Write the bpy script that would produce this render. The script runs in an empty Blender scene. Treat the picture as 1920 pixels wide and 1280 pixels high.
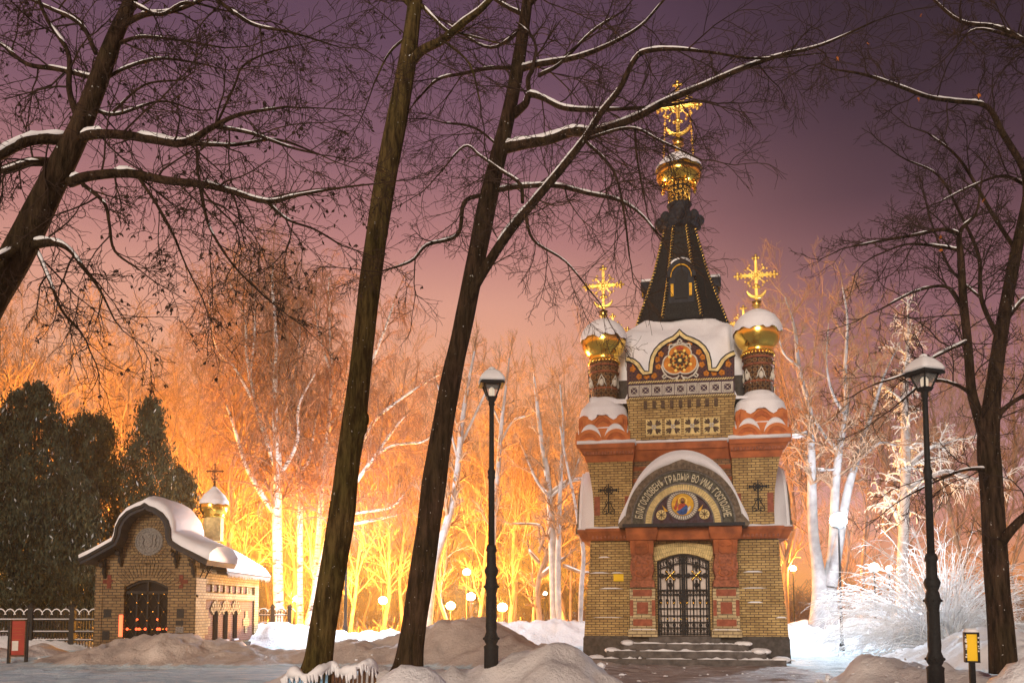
import bpy, math, random
import numpy as np
from mathutils import Vector, Matrix, noise
from math import sin, cos, pi, radians as R, sqrt, atan2, hypot

# ------------------------------------------------------------------ camera, world, sun
sc = bpy.context.scene
FPX, HOR, PITCH, CAMZ = 1600.0, 1140.0, R(4.5), 1.6
CY = HOR - FPX * math.tan(PITCH)
cam = bpy.data.cameras.new('camera')
cam.sensor_width = 36.0; cam.lens = 36.0 * FPX / 1920.0
cam.shift_y = (CY - 640.0) / 1920.0
cam.clip_start = 0.05; cam.clip_end = 3000
camo = bpy.data.objects.new('camera', cam)
camo.location = (0, 0, CAMZ); camo.rotation_euler = (pi / 2 + PITCH, 0, 0)
sc.collection.objects.link(camo); sc.camera = camo

SUN_EL, SUN_AZ = R(13), R(-14)       # the town's floodlight from behind the camera, a little to the left
w = bpy.data.worlds.new('World'); sc.world = w; w.use_nodes = True
nt = w.node_tree; nt.nodes.clear()
N = nt.nodes.new; LK = nt.links.new
wout = N('ShaderNodeOutputWorld'); tc = N('ShaderNodeTexCoord'); sep = N('ShaderNodeSeparateXYZ')
LK(tc.outputs['Generated'], sep.inputs[0])
def wmath(op, a, b=None):
    m = N('ShaderNodeMath'); m.operation = op
    for i, v in enumerate((a, b)):
        if v is None: continue
        if isinstance(v, (int, float)): m.inputs[i].default_value = v
        else: LK(v, m.inputs[i])
    return m.outputs[0]
def ramp(fac, stops):
    r = N('ShaderNodeValToRGB'); LK(fac, r.inputs[0]); e = r.color_ramp.elements
    while len(e) < len(stops): e.new(0.5)
    for k, (p, c) in enumerate(stops):
        e[k].position = p; e[k].color = tuple((v / 255.0 / 12.92 if v / 255.0 < .04045 else ((v / 255.0 + .055) / 1.055) ** 2.4) for v in c) + (1,)
    return r.outputs[0]
elev = sep.outputs[2]                 # sine of the elevation: 0 horizon ... 1 zenith
az = wmath('ARCTAN2', sep.outputs[0], sep.outputs[1])
glow = ramp(elev, [(0.0, (255, 180, 58)), (0.06, (255, 164, 60)), (0.14, (252, 168, 92)), (0.25, (241, 172, 134)), (0.34, (220, 158, 140)), (0.40, (184, 127, 126)), (0.485, (130, 91, 107)), (0.56, (100, 72, 93)), (0.72, (60, 44, 62)), (1.0, (34, 26, 40))])
dark = ramp(elev, [(0.0, (245, 160, 80)), (0.06, (225, 150, 112)), (0.13, (200, 148, 152)), (0.25, (164, 114, 120)), (0.34, (128, 87, 96)), (0.42, (82, 58, 70)), (0.50, (59, 43, 56)), (0.60, (45, 34, 46)), (0.75, (36, 27, 38)), (1.0, (24, 18, 28))])
mr = N('ShaderNodeMapRange'); mr.interpolation_type = 'SMOOTHSTEP'
LK(az, mr.inputs[0]); mr.inputs[1].default_value = R(-2); mr.inputs[2].default_value = R(27)
mx = N('ShaderNodeMix'); mx.data_type = 'RGBA'
LK(mr.outputs[0], mx.inputs[0]); LK(glow, mx.inputs[6]); LK(dark, mx.inputs[7])
bg = N('ShaderNodeBackground'); LK(mx.outputs[2], bg.inputs[0]); bg.inputs[1].default_value = 1.0
sky = N('ShaderNodeTexSky'); sky.sky_type = 'NISHITA'; sky.sun_disc = False
sky.sun_elevation = R(-4); sky.sun_rotation = R(200)
bg2 = N('ShaderNodeBackground'); LK(sky.outputs[0], bg2.inputs[0]); bg2.inputs[1].default_value = 0.05
add = N('ShaderNodeAddShader'); LK(bg.outputs[0], add.inputs[0]); LK(bg2.outputs[0], add.inputs[1])
LK(add.outputs[0], wout.inputs[0])

sun = bpy.data.lights.new('sun', 'SUN'); sun.energy = 2.6; sun.angle = R(18); sun.color = (1.0, 0.86, 0.70)
suno = bpy.data.objects.new('sun', sun); sc.collection.objects.link(suno)
# direction the light travels: towards +Y, a little to +X, downwards
sd = Vector((sin(-SUN_AZ) * cos(SUN_EL), cos(SUN_AZ) * cos(SUN_EL), -sin(SUN_EL)))
suno.rotation_euler = sd.to_track_quat('-Z', 'Y').to_euler(); suno.location = (-10, -20, 20)
vs = sc.view_settings
vs.view_transform = 'Standard'; vs.look = 'None'; vs.gamma = 1; vs.exposure = 0.0; vs.use_curve_mapping = False
sc.cycles.use_denoising = True
sc.cycles.max_bounces = 5; sc.cycles.diffuse_bounces = 3; sc.cycles.glossy_bounces = 3; sc.cycles.transmission_bounces = 4
sc.cycles.sample_clamp_indirect = 6.0

# ------------------------------------------------------------------ measuring: a pixel of the photograph at a known distance
def raydir(px, py):
    u = (px - 960.0) / FPX; v = (CY - py) / FPX
    return Vector((u, cos(PITCH) - v * sin(PITCH), sin(PITCH) + v * cos(PITCH)))
def at(px, py, Y):
    d = raydir(px, py); t = Y / d.y
    return Vector((d.x * t, Y, CAMZ + d.z * t))
def mpp(py, Y): return Y / raydir(960, py).y / FPX

# ------------------------------------------------------------------ helpers
COL = sc.collection
def tag(o, label=None, cat=None, group=None, kind=None):
    if label: o['label'] = label
    if cat: o['category'] = cat
    if group: o['group'] = group
    if kind: o['kind'] = kind
    return o
def empty(name, loc=(0, 0, 0), rz=0, label=None, cat=None, group=None):
    o = bpy.data.objects.new(name, None); COL.objects.link(o); o.empty_display_size = .2
    o.location = loc; o.rotation_euler = (0, 0, rz)
    return tag(o, label, cat, group)
def copy_tree(o, parent=None):
    c = o.copy(); COL.objects.link(c); c.parent = parent
    for ch in list(o.children): copy_tree(ch, c)
    return c

class MB:
    def __init__(s): s.v = []; s.f = []
    def add(s, vs_, fs_):
        b = len(s.v); s.v.extend([tuple(p) for p in vs_]); s.f.extend([tuple(i + b for i in f) for f in fs_]); return s
    def box(s, x0, x1, y0, y1, z0, z1): return s.frus((x0, x1, y0, y1), (x0, x1, y0, y1), z0, z1)
    def frus(s, a, b, z0, z1):
        v = [(a[0], a[2], z0), (a[1], a[2], z0), (a[1], a[3], z0), (a[0], a[3], z0), (b[0], b[2], z1), (b[1], b[2], z1), (b[1], b[3], z1), (b[0], b[3], z1)]
        return s.add(v, [(0, 3, 2, 1), (4, 5, 6, 7), (0, 1, 5, 4), (1, 2, 6, 5), (2, 3, 7, 6), (3, 0, 4, 7)])
    def prism(s, poly, y0, y1):          # poly of (x,z), extruded along y
        n = len(poly); a = sum(poly[i][0] * poly[(i + 1) % n][1] - poly[(i + 1) % n][0] * poly[i][1] for i in range(n))
        if a < 0: poly = poly[::-1]
        v = [(x, y0, z) for x, z in poly] + [(x, y1, z) for x, z in poly]
        return s.add(v, [tuple(range(n)), tuple(range(2 * n - 1, n - 1, -1))] + [(i, i + n, (i + 1) % n + n, (i + 1) % n) for i in range(n)])
    def ring(s, outer, inner, y0, y1, closed=False):   # band between two outlines of (x,z) of equal count, extruded along y
        n = len(outer); v = []
        for (a, b), (c, d) in zip(outer, inner): v += [(a, y0, b), (c, y0, d), (c, y1, d), (a, y1, b)]
        f = []
        for i in range(n if closed else n - 1):
            p = 4 * i; q = 4 * ((i + 1) % n)
            for k in range(4): f.append((p + k, q + k, q + (k + 1) % 4, p + (k + 1) % 4))
        if not closed: f += [(0, 1, 2, 3), tuple(4 * (n - 1) + k for k in (3, 2, 1, 0))]
        return s.add(v, f)
    def lathe(s, prof, c=(0, 0), n=24, ang0=0.0, sx=1.0, sy=1.0):   # prof of (r,z)
        v = []; f = []
        for r, z in prof:
            for k in range(n):
                a = ang0 + 2 * pi * k / n; v.append((c[0] + r * cos(a) * sx, c[1] + r * sin(a) * sy, z))
        for i in range(len(prof) - 1):
            for k in range(n): f.append((i * n + k, i * n + (k + 1) % n, (i + 1) * n + (k + 1) % n, (i + 1) * n + k))
        f.append(tuple(range(n - 1, -1, -1))); f.append(tuple((len(prof) - 1) * n + k for k in range(n)))
        return s.add(v, f)
    def tube(s, pts, r, n=6):
        if not isinstance(r, (list, tuple)): r = [r] * len(pts)
        V, F = tube_arrays([(pts, r)], n); return s.add(V.tolist(), F.tolist())
    def ball(s, c, r, n=10, m=6, sc_=(1, 1, 1)):
        prof = [(r * sin(pi * (i + .02) / m) if 0 < i < m else r * .02, -r * cos(pi * i / m)) for i in range(m + 1)]
        t = MB().lathe(prof, n=n)
        return s.add([(c[0] + x * sc_[0], c[1] + y * sc_[1], c[2] + z * sc_[2]) for x, y, z in t.v], t.f)
    def xf(s, M): s.v = [tuple(M @ Vector(p)) for p in s.v]; return s
    def merge(s, o): return s.add(o.v, o.f)
    def build(s, name, mat, parent=None, smooth=False, **k):
        me = bpy.data.meshes.new(name); me.from_pydata(s.v, [], s.f); me.update()
        return link(name, me, mat, parent, smooth, **k)
def link(name, me, mat, parent=None, smooth=False, **k):
    if isinstance(mat, str): mat = M[mat]
    me.materials.append(mat)
    if smooth: me.polygons.foreach_set('use_smooth', [True] * len(me.polygons))
    o = bpy.data.objects.new(name, me); COL.objects.link(o)
    if parent is not None: o.parent = parent
    return tag(o, **k)

def tube_arrays(polys, n):
    """polys: list of (points, radii) -> vertex and quad arrays of open tubes"""
    groups = {}
    for p, r in polys: groups.setdefault(len(p), []).append((p, r))
    VS, FS, base = [], [], 0
    for k, g in groups.items():
        P = np.array([[tuple(q) for q in p] for p, _ in g], dtype=float); Rr = np.array([list(r) for _, r in g], dtype=float)
        T = np.gradient(P, axis=1); T /= np.linalg.norm(T, axis=2, keepdims=True) + 1e-9
        mean = P[:, -1] - P[:, 0]; ax = np.argmin(np.abs(mean), axis=1); ref = np.zeros((len(g), 1, 3)); ref[np.arange(len(g)), 0, ax] = 1
        A = np.cross(T, ref); A /= np.linalg.norm(A, axis=2, keepdims=True) + 1e-9; B = np.cross(T, A)
        an = np.arange(n) * 2 * pi / n
        V = P[:, :, None] + Rr[:, :, None, None] * (A[:, :, None] * np.cos(an)[None, None, :, None] + B[:, :, None] * np.sin(an)[None, None, :, None])
        m = len(g); idx = np.arange(m * k * n).reshape(m, k, n) + base
        a = idx[:, :-1]; b = idx[:, 1:]
        F = np.stack([a, np.roll(a, -1, 2), np.roll(b, -1, 2), b], -1).reshape(-1, 4)
        VS.append(V.reshape(-1, 3)); FS.append(F); base += m * k * n
    return np.concatenate(VS), np.concatenate(FS)
def tubes_mesh(name, polys, n, mat, parent=None, smooth=True, **kw):
    V, F = tube_arrays(polys, n)
    me = bpy.data.meshes.new(name)
    me.vertices.add(len(V)); me.vertices.foreach_set('co', V.ravel())
    me.loops.add(F.size); me.loops.foreach_set('vertex_index', F.ravel().astype(np.int32))
    me.polygons.add(len(F)); me.polygons.foreach_set('loop_start', np.arange(0, F.size, 4, dtype=np.int32)); me.polygons.foreach_set('loop_total', np.full(len(F), 4, dtype=np.int32))
    me.update(calc_edges=True); me.validate()
    return link(name, me, mat, parent, smooth, **kw)

# ------------------------------------------------------------------ materials
M = {}
class NT:
    def __init__(s, name):
        s.m = bpy.data.materials.new(name); s.m.use_nodes = True; s.t = s.m.node_tree; s.p = s.t.nodes['Principled BSDF']; M[name] = s.m
        s.tc = s.t.nodes.new('ShaderNodeTexCoord')
    def n(s, t, **k):
        o = s.t.nodes.new(t)
        for a, b in k.items(): setattr(o, a, b)
        return o
    def l(s, a, b): s.t.links.new(a, b)
    def noise(s, scale, detail=3, vec=None, rough=.5):
        o = s.n('ShaderNodeTexNoise'); o.inputs['Scale'].default_value = scale; o.inputs['Detail'].default_value = detail; o.inputs['Roughness'].default_value = rough
        s.l(vec or s.tc.outputs['Object'], o.inputs['Vector']); return o.outputs[0]
    def ramp(s, fac, stops):
        o = s.n('ShaderNodeValToRGB'); s.l(fac, o.inputs[0]); e = o.color_ramp.elements
        while len(e) < len(stops): e.new(.5)
        for k, (p, c) in enumerate(stops): e[k].position = p; e[k].color = tuple(c) + (1,)
        return o.outputs[0]
    def mix(s, fac, a, b, mode='MIX'):
        o = s.n('ShaderNodeMix', data_type='RGBA', blend_type=mode)
        for i, v in ((0, fac), (6, a), (7, b)):
            if isinstance(v, (int, float)): o.inputs[i].default_value = v
            elif isinstance(v, tuple): o.inputs[i].default_value = v + (1,)
            else: s.l(v, o.inputs[i])
        return o.outputs[2]
    def math(s, op, a, b=0.0):
        o = s.n('ShaderNodeMath', operation=op)
        for i, v in enumerate((a, b)):
            if isinstance(v, (int, float)): o.inputs[i].default_value = v
            else: s.l(v, o.inputs[i])
        return o.outputs[0]
    def bump(s, h, strength=.5, dist=.02):
        o = s.n('ShaderNodeBump'); o.inputs['Strength'].default_value = strength; o.inputs['Distance'].default_value = dist
        s.l(h, o.inputs['Height']); s.l(o.outputs[0], s.p.inputs['Normal'])
    def out(s, col=None, rough=.8, metal=0., spec=None):
        if col is not None:
            if isinstance(col, tuple): s.p.inputs['Base Color'].default_value = col + (1,)
            else: s.l(col, s.p.inputs['Base Color'])
        if isinstance(rough, (int, float)): s.p.inputs['Roughness'].default_value = rough
        else: s.l(rough, s.p.inputs['Roughness'])
        s.p.inputs['Metallic'].default_value = metal
        if spec is not None: s.p.inputs['Specular IOR Level'].default_value = spec
        return s.m
    def wallvec(s):      # (along the wall, height) whichever way the wall faces, in the thing's own space
        sp = s.n('ShaderNodeSeparateXYZ'); s.l(s.tc.outputs['Object'], sp.inputs[0])
        sn = s.n('ShaderNodeSeparateXYZ'); s.l(s.tc.outputs['Normal'], sn.inputs[0])
        g = s.math('GREATER_THAN', s.math('ABSOLUTE', sn.outputs[0]), .7)
        mxn = s.n('ShaderNodeMix'); s.l(g, mxn.inputs[0]); s.l(sp.outputs[0], mxn.inputs[2]); s.l(sp.outputs[1], mxn.inputs[3])
        cb = s.n('ShaderNodeCombineXYZ'); s.l(mxn.outputs[0], cb.inputs[0]); s.l(sp.outputs[2], cb.inputs[1]); return cb.outputs[0]

def brick(name, c1, c2, mortar, bw=.235, bh=.075, vec=None, dirt=.38, ms=.012):
    t = NT(name); v = t.wallvec()
    b = t.n('ShaderNodeTexBrick'); t.l(v, b.inputs['Vector'])
    b.inputs['Color1'].default_value = c1 + (1,); b.inputs['Color2'].default_value = c2 + (1,); b.inputs['Mortar'].default_value = mortar + (1,)
    b.inputs['Scale'].default_value = 1.; b.inputs['Mortar Size'].default_value = ms; b.inputs['Brick Width'].default_value = bw; b.inputs['Row Height'].default_value = bh; b.inputs['Mortar Smooth'].default_value = .3
    nz = t.noise(1.3, 5); d = t.ramp(nz, [(.3, (1 - dirt, 1 - dirt * 1.1, 1 - dirt * 1.25)), (.7, (1.0, 1.0, 1.0))])
    nz2 = t.noise(9, 3); d2 = t.ramp(nz2, [(.3, (.8, .78, .75)), (.65, (1.05, 1.05, 1.05))])
    c = t.mix(1., b.outputs[0], d, 'MULTIPLY'); c = t.mix(1., c, d2, 'MULTIPLY')
    t.bump(t.math('SUBTRACT', 1.0, b.outputs['Fac']), .6, .02)
    return t.out(c, .75)
brick('yellow_brick', (.66, .47, .18), (.46, .30, .10), (.10, .06, .03))
brick('shaded_brick', (.30, .20, .085), (.20, .12, .05), (.04, .025, .015), .27, .095, ms=.014)  # small chapel front: its shade is put into this darker base colour
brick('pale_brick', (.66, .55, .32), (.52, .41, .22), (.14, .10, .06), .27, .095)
brick('red_brick', (.22, .065, .045), (.16, .045, .035), (.30, .20, .15), .24, .075)
brick('banded_brick', (.40, .26, .11), (.30, .13, .05), (.09, .05, .03))

def speck(name, col, vary=.25, scale=6, rough=.8, bumpd=.01, metal=0., col2=None, detail=5):
    t = NT(name); nz = t.noise(scale, detail)
    a = tuple(c * (1 - vary) for c in (col2 or col)); b = tuple(min(1, c * (1 + vary)) for c in col)
    t.bump(nz, .5, bumpd)
    return t.out(t.ramp(nz, [(.3, a), (.7, b)]), rough if metal else max(rough, .62), metal, None if metal else .12)
speck('terracotta', (.38, .112, .038), .22, 3, .65, .03, col2=(.27, .080, .033))
speck('orange_clay', (.52, .165, .050), .2, 5, .65)
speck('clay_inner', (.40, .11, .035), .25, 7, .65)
speck('red_stone', (.27, .080, .045), .3, 7, .65, .03)
speck('carved_stone', (.28, .095, .05), .45, 14, .6, .05)
speck('granite', (.07, .062, .055), .35, 9, .7)
speck('step_stone', (.10, .09, .085), .4, 6, .7)
speck('black_iron', (.018, .019, .02), .3, 30, .42, .003)
speck('dark_metal', (.025, .028, .035), .3, 12, .35, .01)
speck('tent_tile', (.020, .022, .022), .6, 22, .38, .02)
speck('rim_metal', (.15, .118, .085), .45, 9, .5, .02)
speck('dark_red', (.13, .030, .020), .3, 9, .7)
speck('old_wood', (.10, .05, .028), .4, 14, .7)
speck('bench_blue_lit', (.20, .36, .52), .3, 20, .6)  # wood with blue lamp light put into its colour, left half of bench
speck('cream_panel', (.62, .53, .48), .1, 3, .6)
speck('white_tile', (.60, .56, .48), .15, 12, .35, .004)
speck('cream_tile', (.66, .52, .24), .25, 8, .35, .006)
speck('violet_tile', (.055, .040, .060), .6, 11, .3, .01, col2=(.12, .05, .05))
speck('orange_tile', (.52, .19, .03), .3, 10, .35, .006)
speck('brown_tile', (.085, .055, .035), .5, 16, .4, .01)
speck('grey_tile', (.16, .15, .14), .5, 30, .4, .006)
speck('green_tile', (.075, .072, .055), .6, 14, .4, .01)
speck('letter_cream', (.66, .60, .42), .1, 20, .5, .002)
speck('icon_gold', (.68, .38, .04), .25, 8, .35, .003)
speck('halo_gold', (.95, .72, .20), .1, 8, .35, .003)
speck('icon_red', (.42, .07, .035), .3, 14, .5, .003)
speck('icon_blue', (.03, .09, .28), .4, 14, .5, .003)
speck('icon_skin', (.34, .17, .09), .2, 20, .6, .002)
speck('icon_hair', (.07, .03, .015), .2, 20, .6, .002)
speck('yellow_sign', (.85, .55, .03), .05, 3, .5, .001)
speck('red_sign', (.34, .05, .035), .12, 5, .5, .001)
speck('paper', (.62, .58, .52), .1, 9, .7, .001)
speck('gold', (1.0, .62, .12), .12, 3, .20, .012, metal=1.)
speck('cross_gold', (1.0, .66, .16), .1, 20, .28, .004, metal=1.)
speck('leaf', (.42, .14, .03), .3, 30, .7)
speck('thuja', (.036, .044, .026), .7, 1.6, .7, col2=(.012, .018, .012))
speck('frost', (.34, .38, .40), .2, 4, .8)
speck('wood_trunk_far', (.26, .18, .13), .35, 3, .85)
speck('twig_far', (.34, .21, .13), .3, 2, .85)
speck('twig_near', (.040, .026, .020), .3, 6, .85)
speck('birch_twig', (.30, .16, .10), .3, 3, .85)
speck('frosted_twig', (.74, .77, .80), .2, 3, .8)
speck('grey_trunk', (.36, .35, .36), .3, 3, .85)

def bark(name, c1, c2, zs=.18, sc_=14):
    t = NT(name); mp = t.n('ShaderNodeMapping'); t.l(t.tc.outputs['Object'], mp.inputs[0]); mp.inputs['Scale'].default_value = (1, 1, zs)
    a = t.noise(sc_, 6, mp.outputs[0], .65); b = t.noise(2.2, 3)
    c = t.ramp(a, [(.38, c1), (.62, c2)]); d = t.ramp(b, [(.35, (.75, .8, .65)), (.65, (1.1, 1., 1.))])
    fl = t.noise(23, 2); fk = t.ramp(fl, [(.725, (0, 0, 0)), (.74, (1, 1, 1))]); c = t.mix(1., c, d, 'MULTIPLY'); t.bump(a, 1., .10); return t.out(t.mix(fk, c, (.5, .5, .48)), .9, 0, .1)
bark('bark_olive', (.022, .017, .008), (.115, .088, .034))
bark('bark_dark', (.015, .010, .006), (.072, .047, .030))
t = NT('birch_bark'); mp = t.n('ShaderNodeMapping'); t.l(t.tc.outputs['Object'], mp.inputs[0]); mp.inputs['Scale'].default_value = (1.2, 1.2, 5)
a = t.noise(1.6, 4, mp.outputs[0], .7); t.out(t.ramp(a, [(.40, (.08, .06, .05)), (.47, (.72, .68, .66)), (.8, (.82, .80, .80))]), .8)

def snow(name, col, col2=None, scale=2.0, bd=.03, rough=.65):
    t = NT(name); a = t.noise(scale, 6, rough=.6); b = t.noise(scale * 12, 3)
    h = t.math('ADD', a, t.math('MULTIPLY', b, .12)); t.bump(h, .6, bd)
    c = t.ramp(a, [(.3, col2 or tuple(v * .93 for v in col)), (.7, col)])
    return t.out(c, rough, 0., .3)
snow('snow', (.82, .83, .86)); snow('roof_snow', (.80, .80, .84), scale=1.2, bd=.05)

# pattern tiles
def check(name, c1, c2, c3, s=6.0):
    t = NT(name); v = t.wallvec(); vo = t.n('ShaderNodeTexVoronoi'); t.l(v, vo.inputs['Vector']); vo.inputs['Scale'].default_value = s; vo.inputs['Randomness'].default_value = .15
    c = t.ramp(vo.outputs['Distance'], [(.10, c1), (.16, c2), (.34, c2), (.38, c3), (.5, c1)]); return t.out(c, .7, 0, .12)
check('drum_tile', (.04, .02, .015), (.13, .055, .02), (.30, .20, .10), 7)
check('gold_drum_tile', (.03, .025, .02), (.75, .42, .06), (.04, .03, .02), 7)
check('mosaic_tile', (.035, .022, .04), (.07, .035, .04), (.16, .07, .03), 9)

def emit(name, col, strength):
    t = NT(name); t.p.inputs['Base Color'].default_value = col + (1,); t.p.inputs['Emission Color'].default_value = col + (1,); t.p.inputs['Emission Strength'].default_value = strength
    return t.m
emit('sodium_glass', (1., .72, .36), 90); emit('led_glass', (.85, .93, 1.), 90); emit('dim_globe', (1., .80, .66), 7); emit('lantern_inner', (1., .86, .66), .55); emit('reflection_glow', (1., .10, .03), 3.0)  # the red one imitates reflected light, no lamp stands there
t = NT('lamp_glass'); t.out((.80, .80, .78), .12); t.p.inputs['Transmission Weight'].default_value = .85; t.p.inputs['IOR'].default_value = 1.1
t = NT('dark_glass'); t.out((.008, .010, .013), 1.0, 0., 0.)

# ------------------------------------------------------------------ the snow-covered ground
def pX(px, Y): return (px - 960.0) * Y / FPX
RIDGES = [  # points (pixel column, distance, height), half width, brownness (dirt and painted shade)
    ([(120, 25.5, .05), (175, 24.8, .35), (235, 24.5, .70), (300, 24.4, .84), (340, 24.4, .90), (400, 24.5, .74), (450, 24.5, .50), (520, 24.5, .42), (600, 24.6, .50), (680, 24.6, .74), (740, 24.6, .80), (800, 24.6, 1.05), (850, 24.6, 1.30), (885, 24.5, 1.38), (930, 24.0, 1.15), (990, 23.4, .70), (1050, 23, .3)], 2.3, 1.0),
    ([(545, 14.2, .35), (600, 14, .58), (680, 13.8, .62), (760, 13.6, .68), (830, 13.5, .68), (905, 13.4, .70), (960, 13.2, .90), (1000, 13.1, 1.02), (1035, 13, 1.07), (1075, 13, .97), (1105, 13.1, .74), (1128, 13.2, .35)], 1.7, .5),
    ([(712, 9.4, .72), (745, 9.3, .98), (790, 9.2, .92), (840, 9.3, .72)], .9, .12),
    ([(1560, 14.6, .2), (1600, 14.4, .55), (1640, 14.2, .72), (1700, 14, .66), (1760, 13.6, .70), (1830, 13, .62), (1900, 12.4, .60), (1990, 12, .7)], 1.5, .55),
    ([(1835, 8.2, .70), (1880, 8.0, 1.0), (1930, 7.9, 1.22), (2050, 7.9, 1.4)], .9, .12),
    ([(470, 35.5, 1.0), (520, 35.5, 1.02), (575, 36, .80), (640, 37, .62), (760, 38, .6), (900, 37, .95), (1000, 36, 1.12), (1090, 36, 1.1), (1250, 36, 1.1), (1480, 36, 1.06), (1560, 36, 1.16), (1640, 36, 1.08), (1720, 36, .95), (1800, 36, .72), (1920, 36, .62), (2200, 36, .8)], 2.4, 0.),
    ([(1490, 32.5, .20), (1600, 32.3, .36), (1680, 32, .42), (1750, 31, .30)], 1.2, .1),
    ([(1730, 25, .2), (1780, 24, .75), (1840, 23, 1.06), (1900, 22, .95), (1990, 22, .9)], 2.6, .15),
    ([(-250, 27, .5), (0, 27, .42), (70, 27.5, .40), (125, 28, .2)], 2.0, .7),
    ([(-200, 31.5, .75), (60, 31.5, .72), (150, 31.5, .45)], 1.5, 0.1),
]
RW = [([(pX(px, Y), Y, z) for px, Y, z in pts], wd, dirt) for pts, wd, dirt in RIDGES]  # dirt here is the brownness: dirt and painted shade together
def ground_arrays(X, Y):
    Z = np.zeros_like(X); D = np.zeros_like(X)
    for pts, wd, dirt in RW:
        best = np.zeros_like(X)
        for (x0, y0, z0), (x1, y1, z1) in zip(pts, pts[1:]):
            dx, dy = x1 - x0, y1 - y0; t = np.clip(((X - x0) * dx + (Y - y0) * dy) / (dx * dx + dy * dy), 0, 1)
            d = np.hypot(X - x0 - t * dx, Y - y0 - t * dy) / wd
            f = np.where(d < 1, (0.5 + 0.5 * np.cos(np.pi * np.clip(d, 0, 1))) ** .85, 0)
            best = np.maximum(best, (z0 + t * (z1 - z0)) * f)
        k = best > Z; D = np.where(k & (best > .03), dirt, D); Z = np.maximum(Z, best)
    Z = Z - 1.6 * np.clip((Y - 40) / 14, 0, 1) ** 1.3
    return Z, D
def gz(x, y):
    z, _ = ground_arrays(np.array([float(x)]), np.array([float(y)])); return float(z[0])
def axis(a, b, step, far):
    m = list(np.arange(a, b, step)); lo, hi = [], []; s = step
    v = a
    while v > -far: s *= 1.35; v -= s; lo.append(v)
    s = step; v = m[-1]
    while v < far: s *= 1.35; v += s; hi.append(v)
    return np.array(lo[::-1] + m + hi)
gx = axis(-17, 22, .10, 900); gy = axis(6.5, 40, .10, 900)
GX, GY = np.meshgrid(gx, gy)
GZ, GD = ground_arrays(GX, GY)
nzv = np.zeros_like(GZ); near = (GX > -20) & (GX < 26) & (GY > 5) & (GY < 46)
for i, j in zip(*np.nonzero(near)):
    x, y = GX[i, j], GY[i, j]
    a = noise.fractal((x * .9, y * .9, 3), 1., 2., 5)
    amp = .035 + .46 * min(GZ[i, j], .5) if GZ[i, j] > 0 else .03
    nzv[i, j] = a * amp * .8 + noise.fractal((x * 4.5, y * 4.5, 1), .8, 2., 3) * .034 * (.35 + min(1, GZ[i, j] * 3)) - (abs(noise.noise((x * 1.9 + 3, y * 1.9, 4))) * .16 * min(1, GZ[i, j] * 1.5) if GZ[i, j] > .08 else 0)
    if GD[i, j] < .05 and GZ[i, j] < .05: nzv[i, j] = abs(noise.noise((x * 1.1, y * 5, 9))) * .09 + a * .025
    if abs(x - 5.0) < 4.0 and 24.5 < y < 32: nzv[i, j] = 0
GZ = GZ + nzv
for (cx, cy, rr) in ((-11.6, 31, 3.4),): pass
verts = np.stack([GX, GY, GZ], -1).reshape(-1, 3); ny, nx = GX.shape
idx = np.arange(ny * nx).reshape(ny, nx)
faces = np.stack([idx[:-1, :-1], idx[:-1, 1:], idx[1:, 1:], idx[1:, :-1]], -1).reshape(-1, 4)
gm = bpy.data.meshes.new('snow_ground'); gm.from_pydata(verts.tolist(), [], faces.tolist()); gm.update()
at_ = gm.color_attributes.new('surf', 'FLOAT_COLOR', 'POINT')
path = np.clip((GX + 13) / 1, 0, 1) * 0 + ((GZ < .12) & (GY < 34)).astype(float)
plaza_mask = ((np.abs(GX - 4.2) < 3.4) & (GY > 17) & (GY < 25.5)).astype(float) * ((GZ < .12))
at_.data.foreach_set('color', np.stack([GD, path, plaza_mask, np.ones_like(GD)], -1).ravel().astype(np.float32))
t = NT('ground_snow'); at_n = t.n('ShaderNodeAttribute', attribute_name='surf'); sp_ = t.n('ShaderNodeSeparateColor'); t.l(at_n.outputs[0], sp_.inputs[0])
n1 = t.noise(.9, 6, rough=.6); n2 = t.noise(11, 4, rough=.7); mp = t.n('ShaderNodeMapping'); t.l(t.tc.outputs['Object'], mp.inputs[0]); mp.inputs['Scale'].default_value = (.5, 3.2, 1); n3 = t.noise(1.6, 5, mp.outputs[0], .65)
clean = t.ramp(n1, [(.3, (.76, .79, .84)), (.7, (.84, .85, .88))])
dirty_shaded = t.ramp(n1, [(.3, (.36, .285, .24)), (.72, (.66, .58, .52))])  # sandy plough snow, browned further by the mounds' shade put into the colour
dirty_shaded = t.mix(t.ramp(n2, [(.55, (0, 0, 0)), (.72, (.5, .5, .5))]), dirty_shaded, (.72, .66, .60))
blue_lit_snow = t.ramp(n3, [(.32, (.30, .46, .56)), (.5, (.52, .70, .80)), (.62, (.74, .82, .86))])  # bluish lamp light on the packed path, put into the snow's colour
plaza_brown = t.ramp(n3, [(.35, (.22, .17, .15)), (.55, (.40, .34, .32)), (.7, (.70, .68, .70))])  # browner streaked tone in front of the big chapel's steps
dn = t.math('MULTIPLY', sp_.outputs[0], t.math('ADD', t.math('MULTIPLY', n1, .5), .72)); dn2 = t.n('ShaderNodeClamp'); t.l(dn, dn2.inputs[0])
c = t.mix(dn2.outputs[0], clean, dirty_shaded); c = t.mix(t.math('MULTIPLY', sp_.outputs[1], .85), c, blue_lit_snow); c = t.mix(sp_.outputs[2], c, plaza_brown)
n4 = t.noise(42, 3, rough=.8); t.bump(t.math('ADD', t.math('ADD', n1, t.math('MULTIPLY', n2, .35)), t.math('MULTIPLY', n4, .10)), .9, .12); t.out(c, .62, 0, .3)
link('snow_ground', gm, 'ground_snow', None, True, kind='structure')

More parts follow.
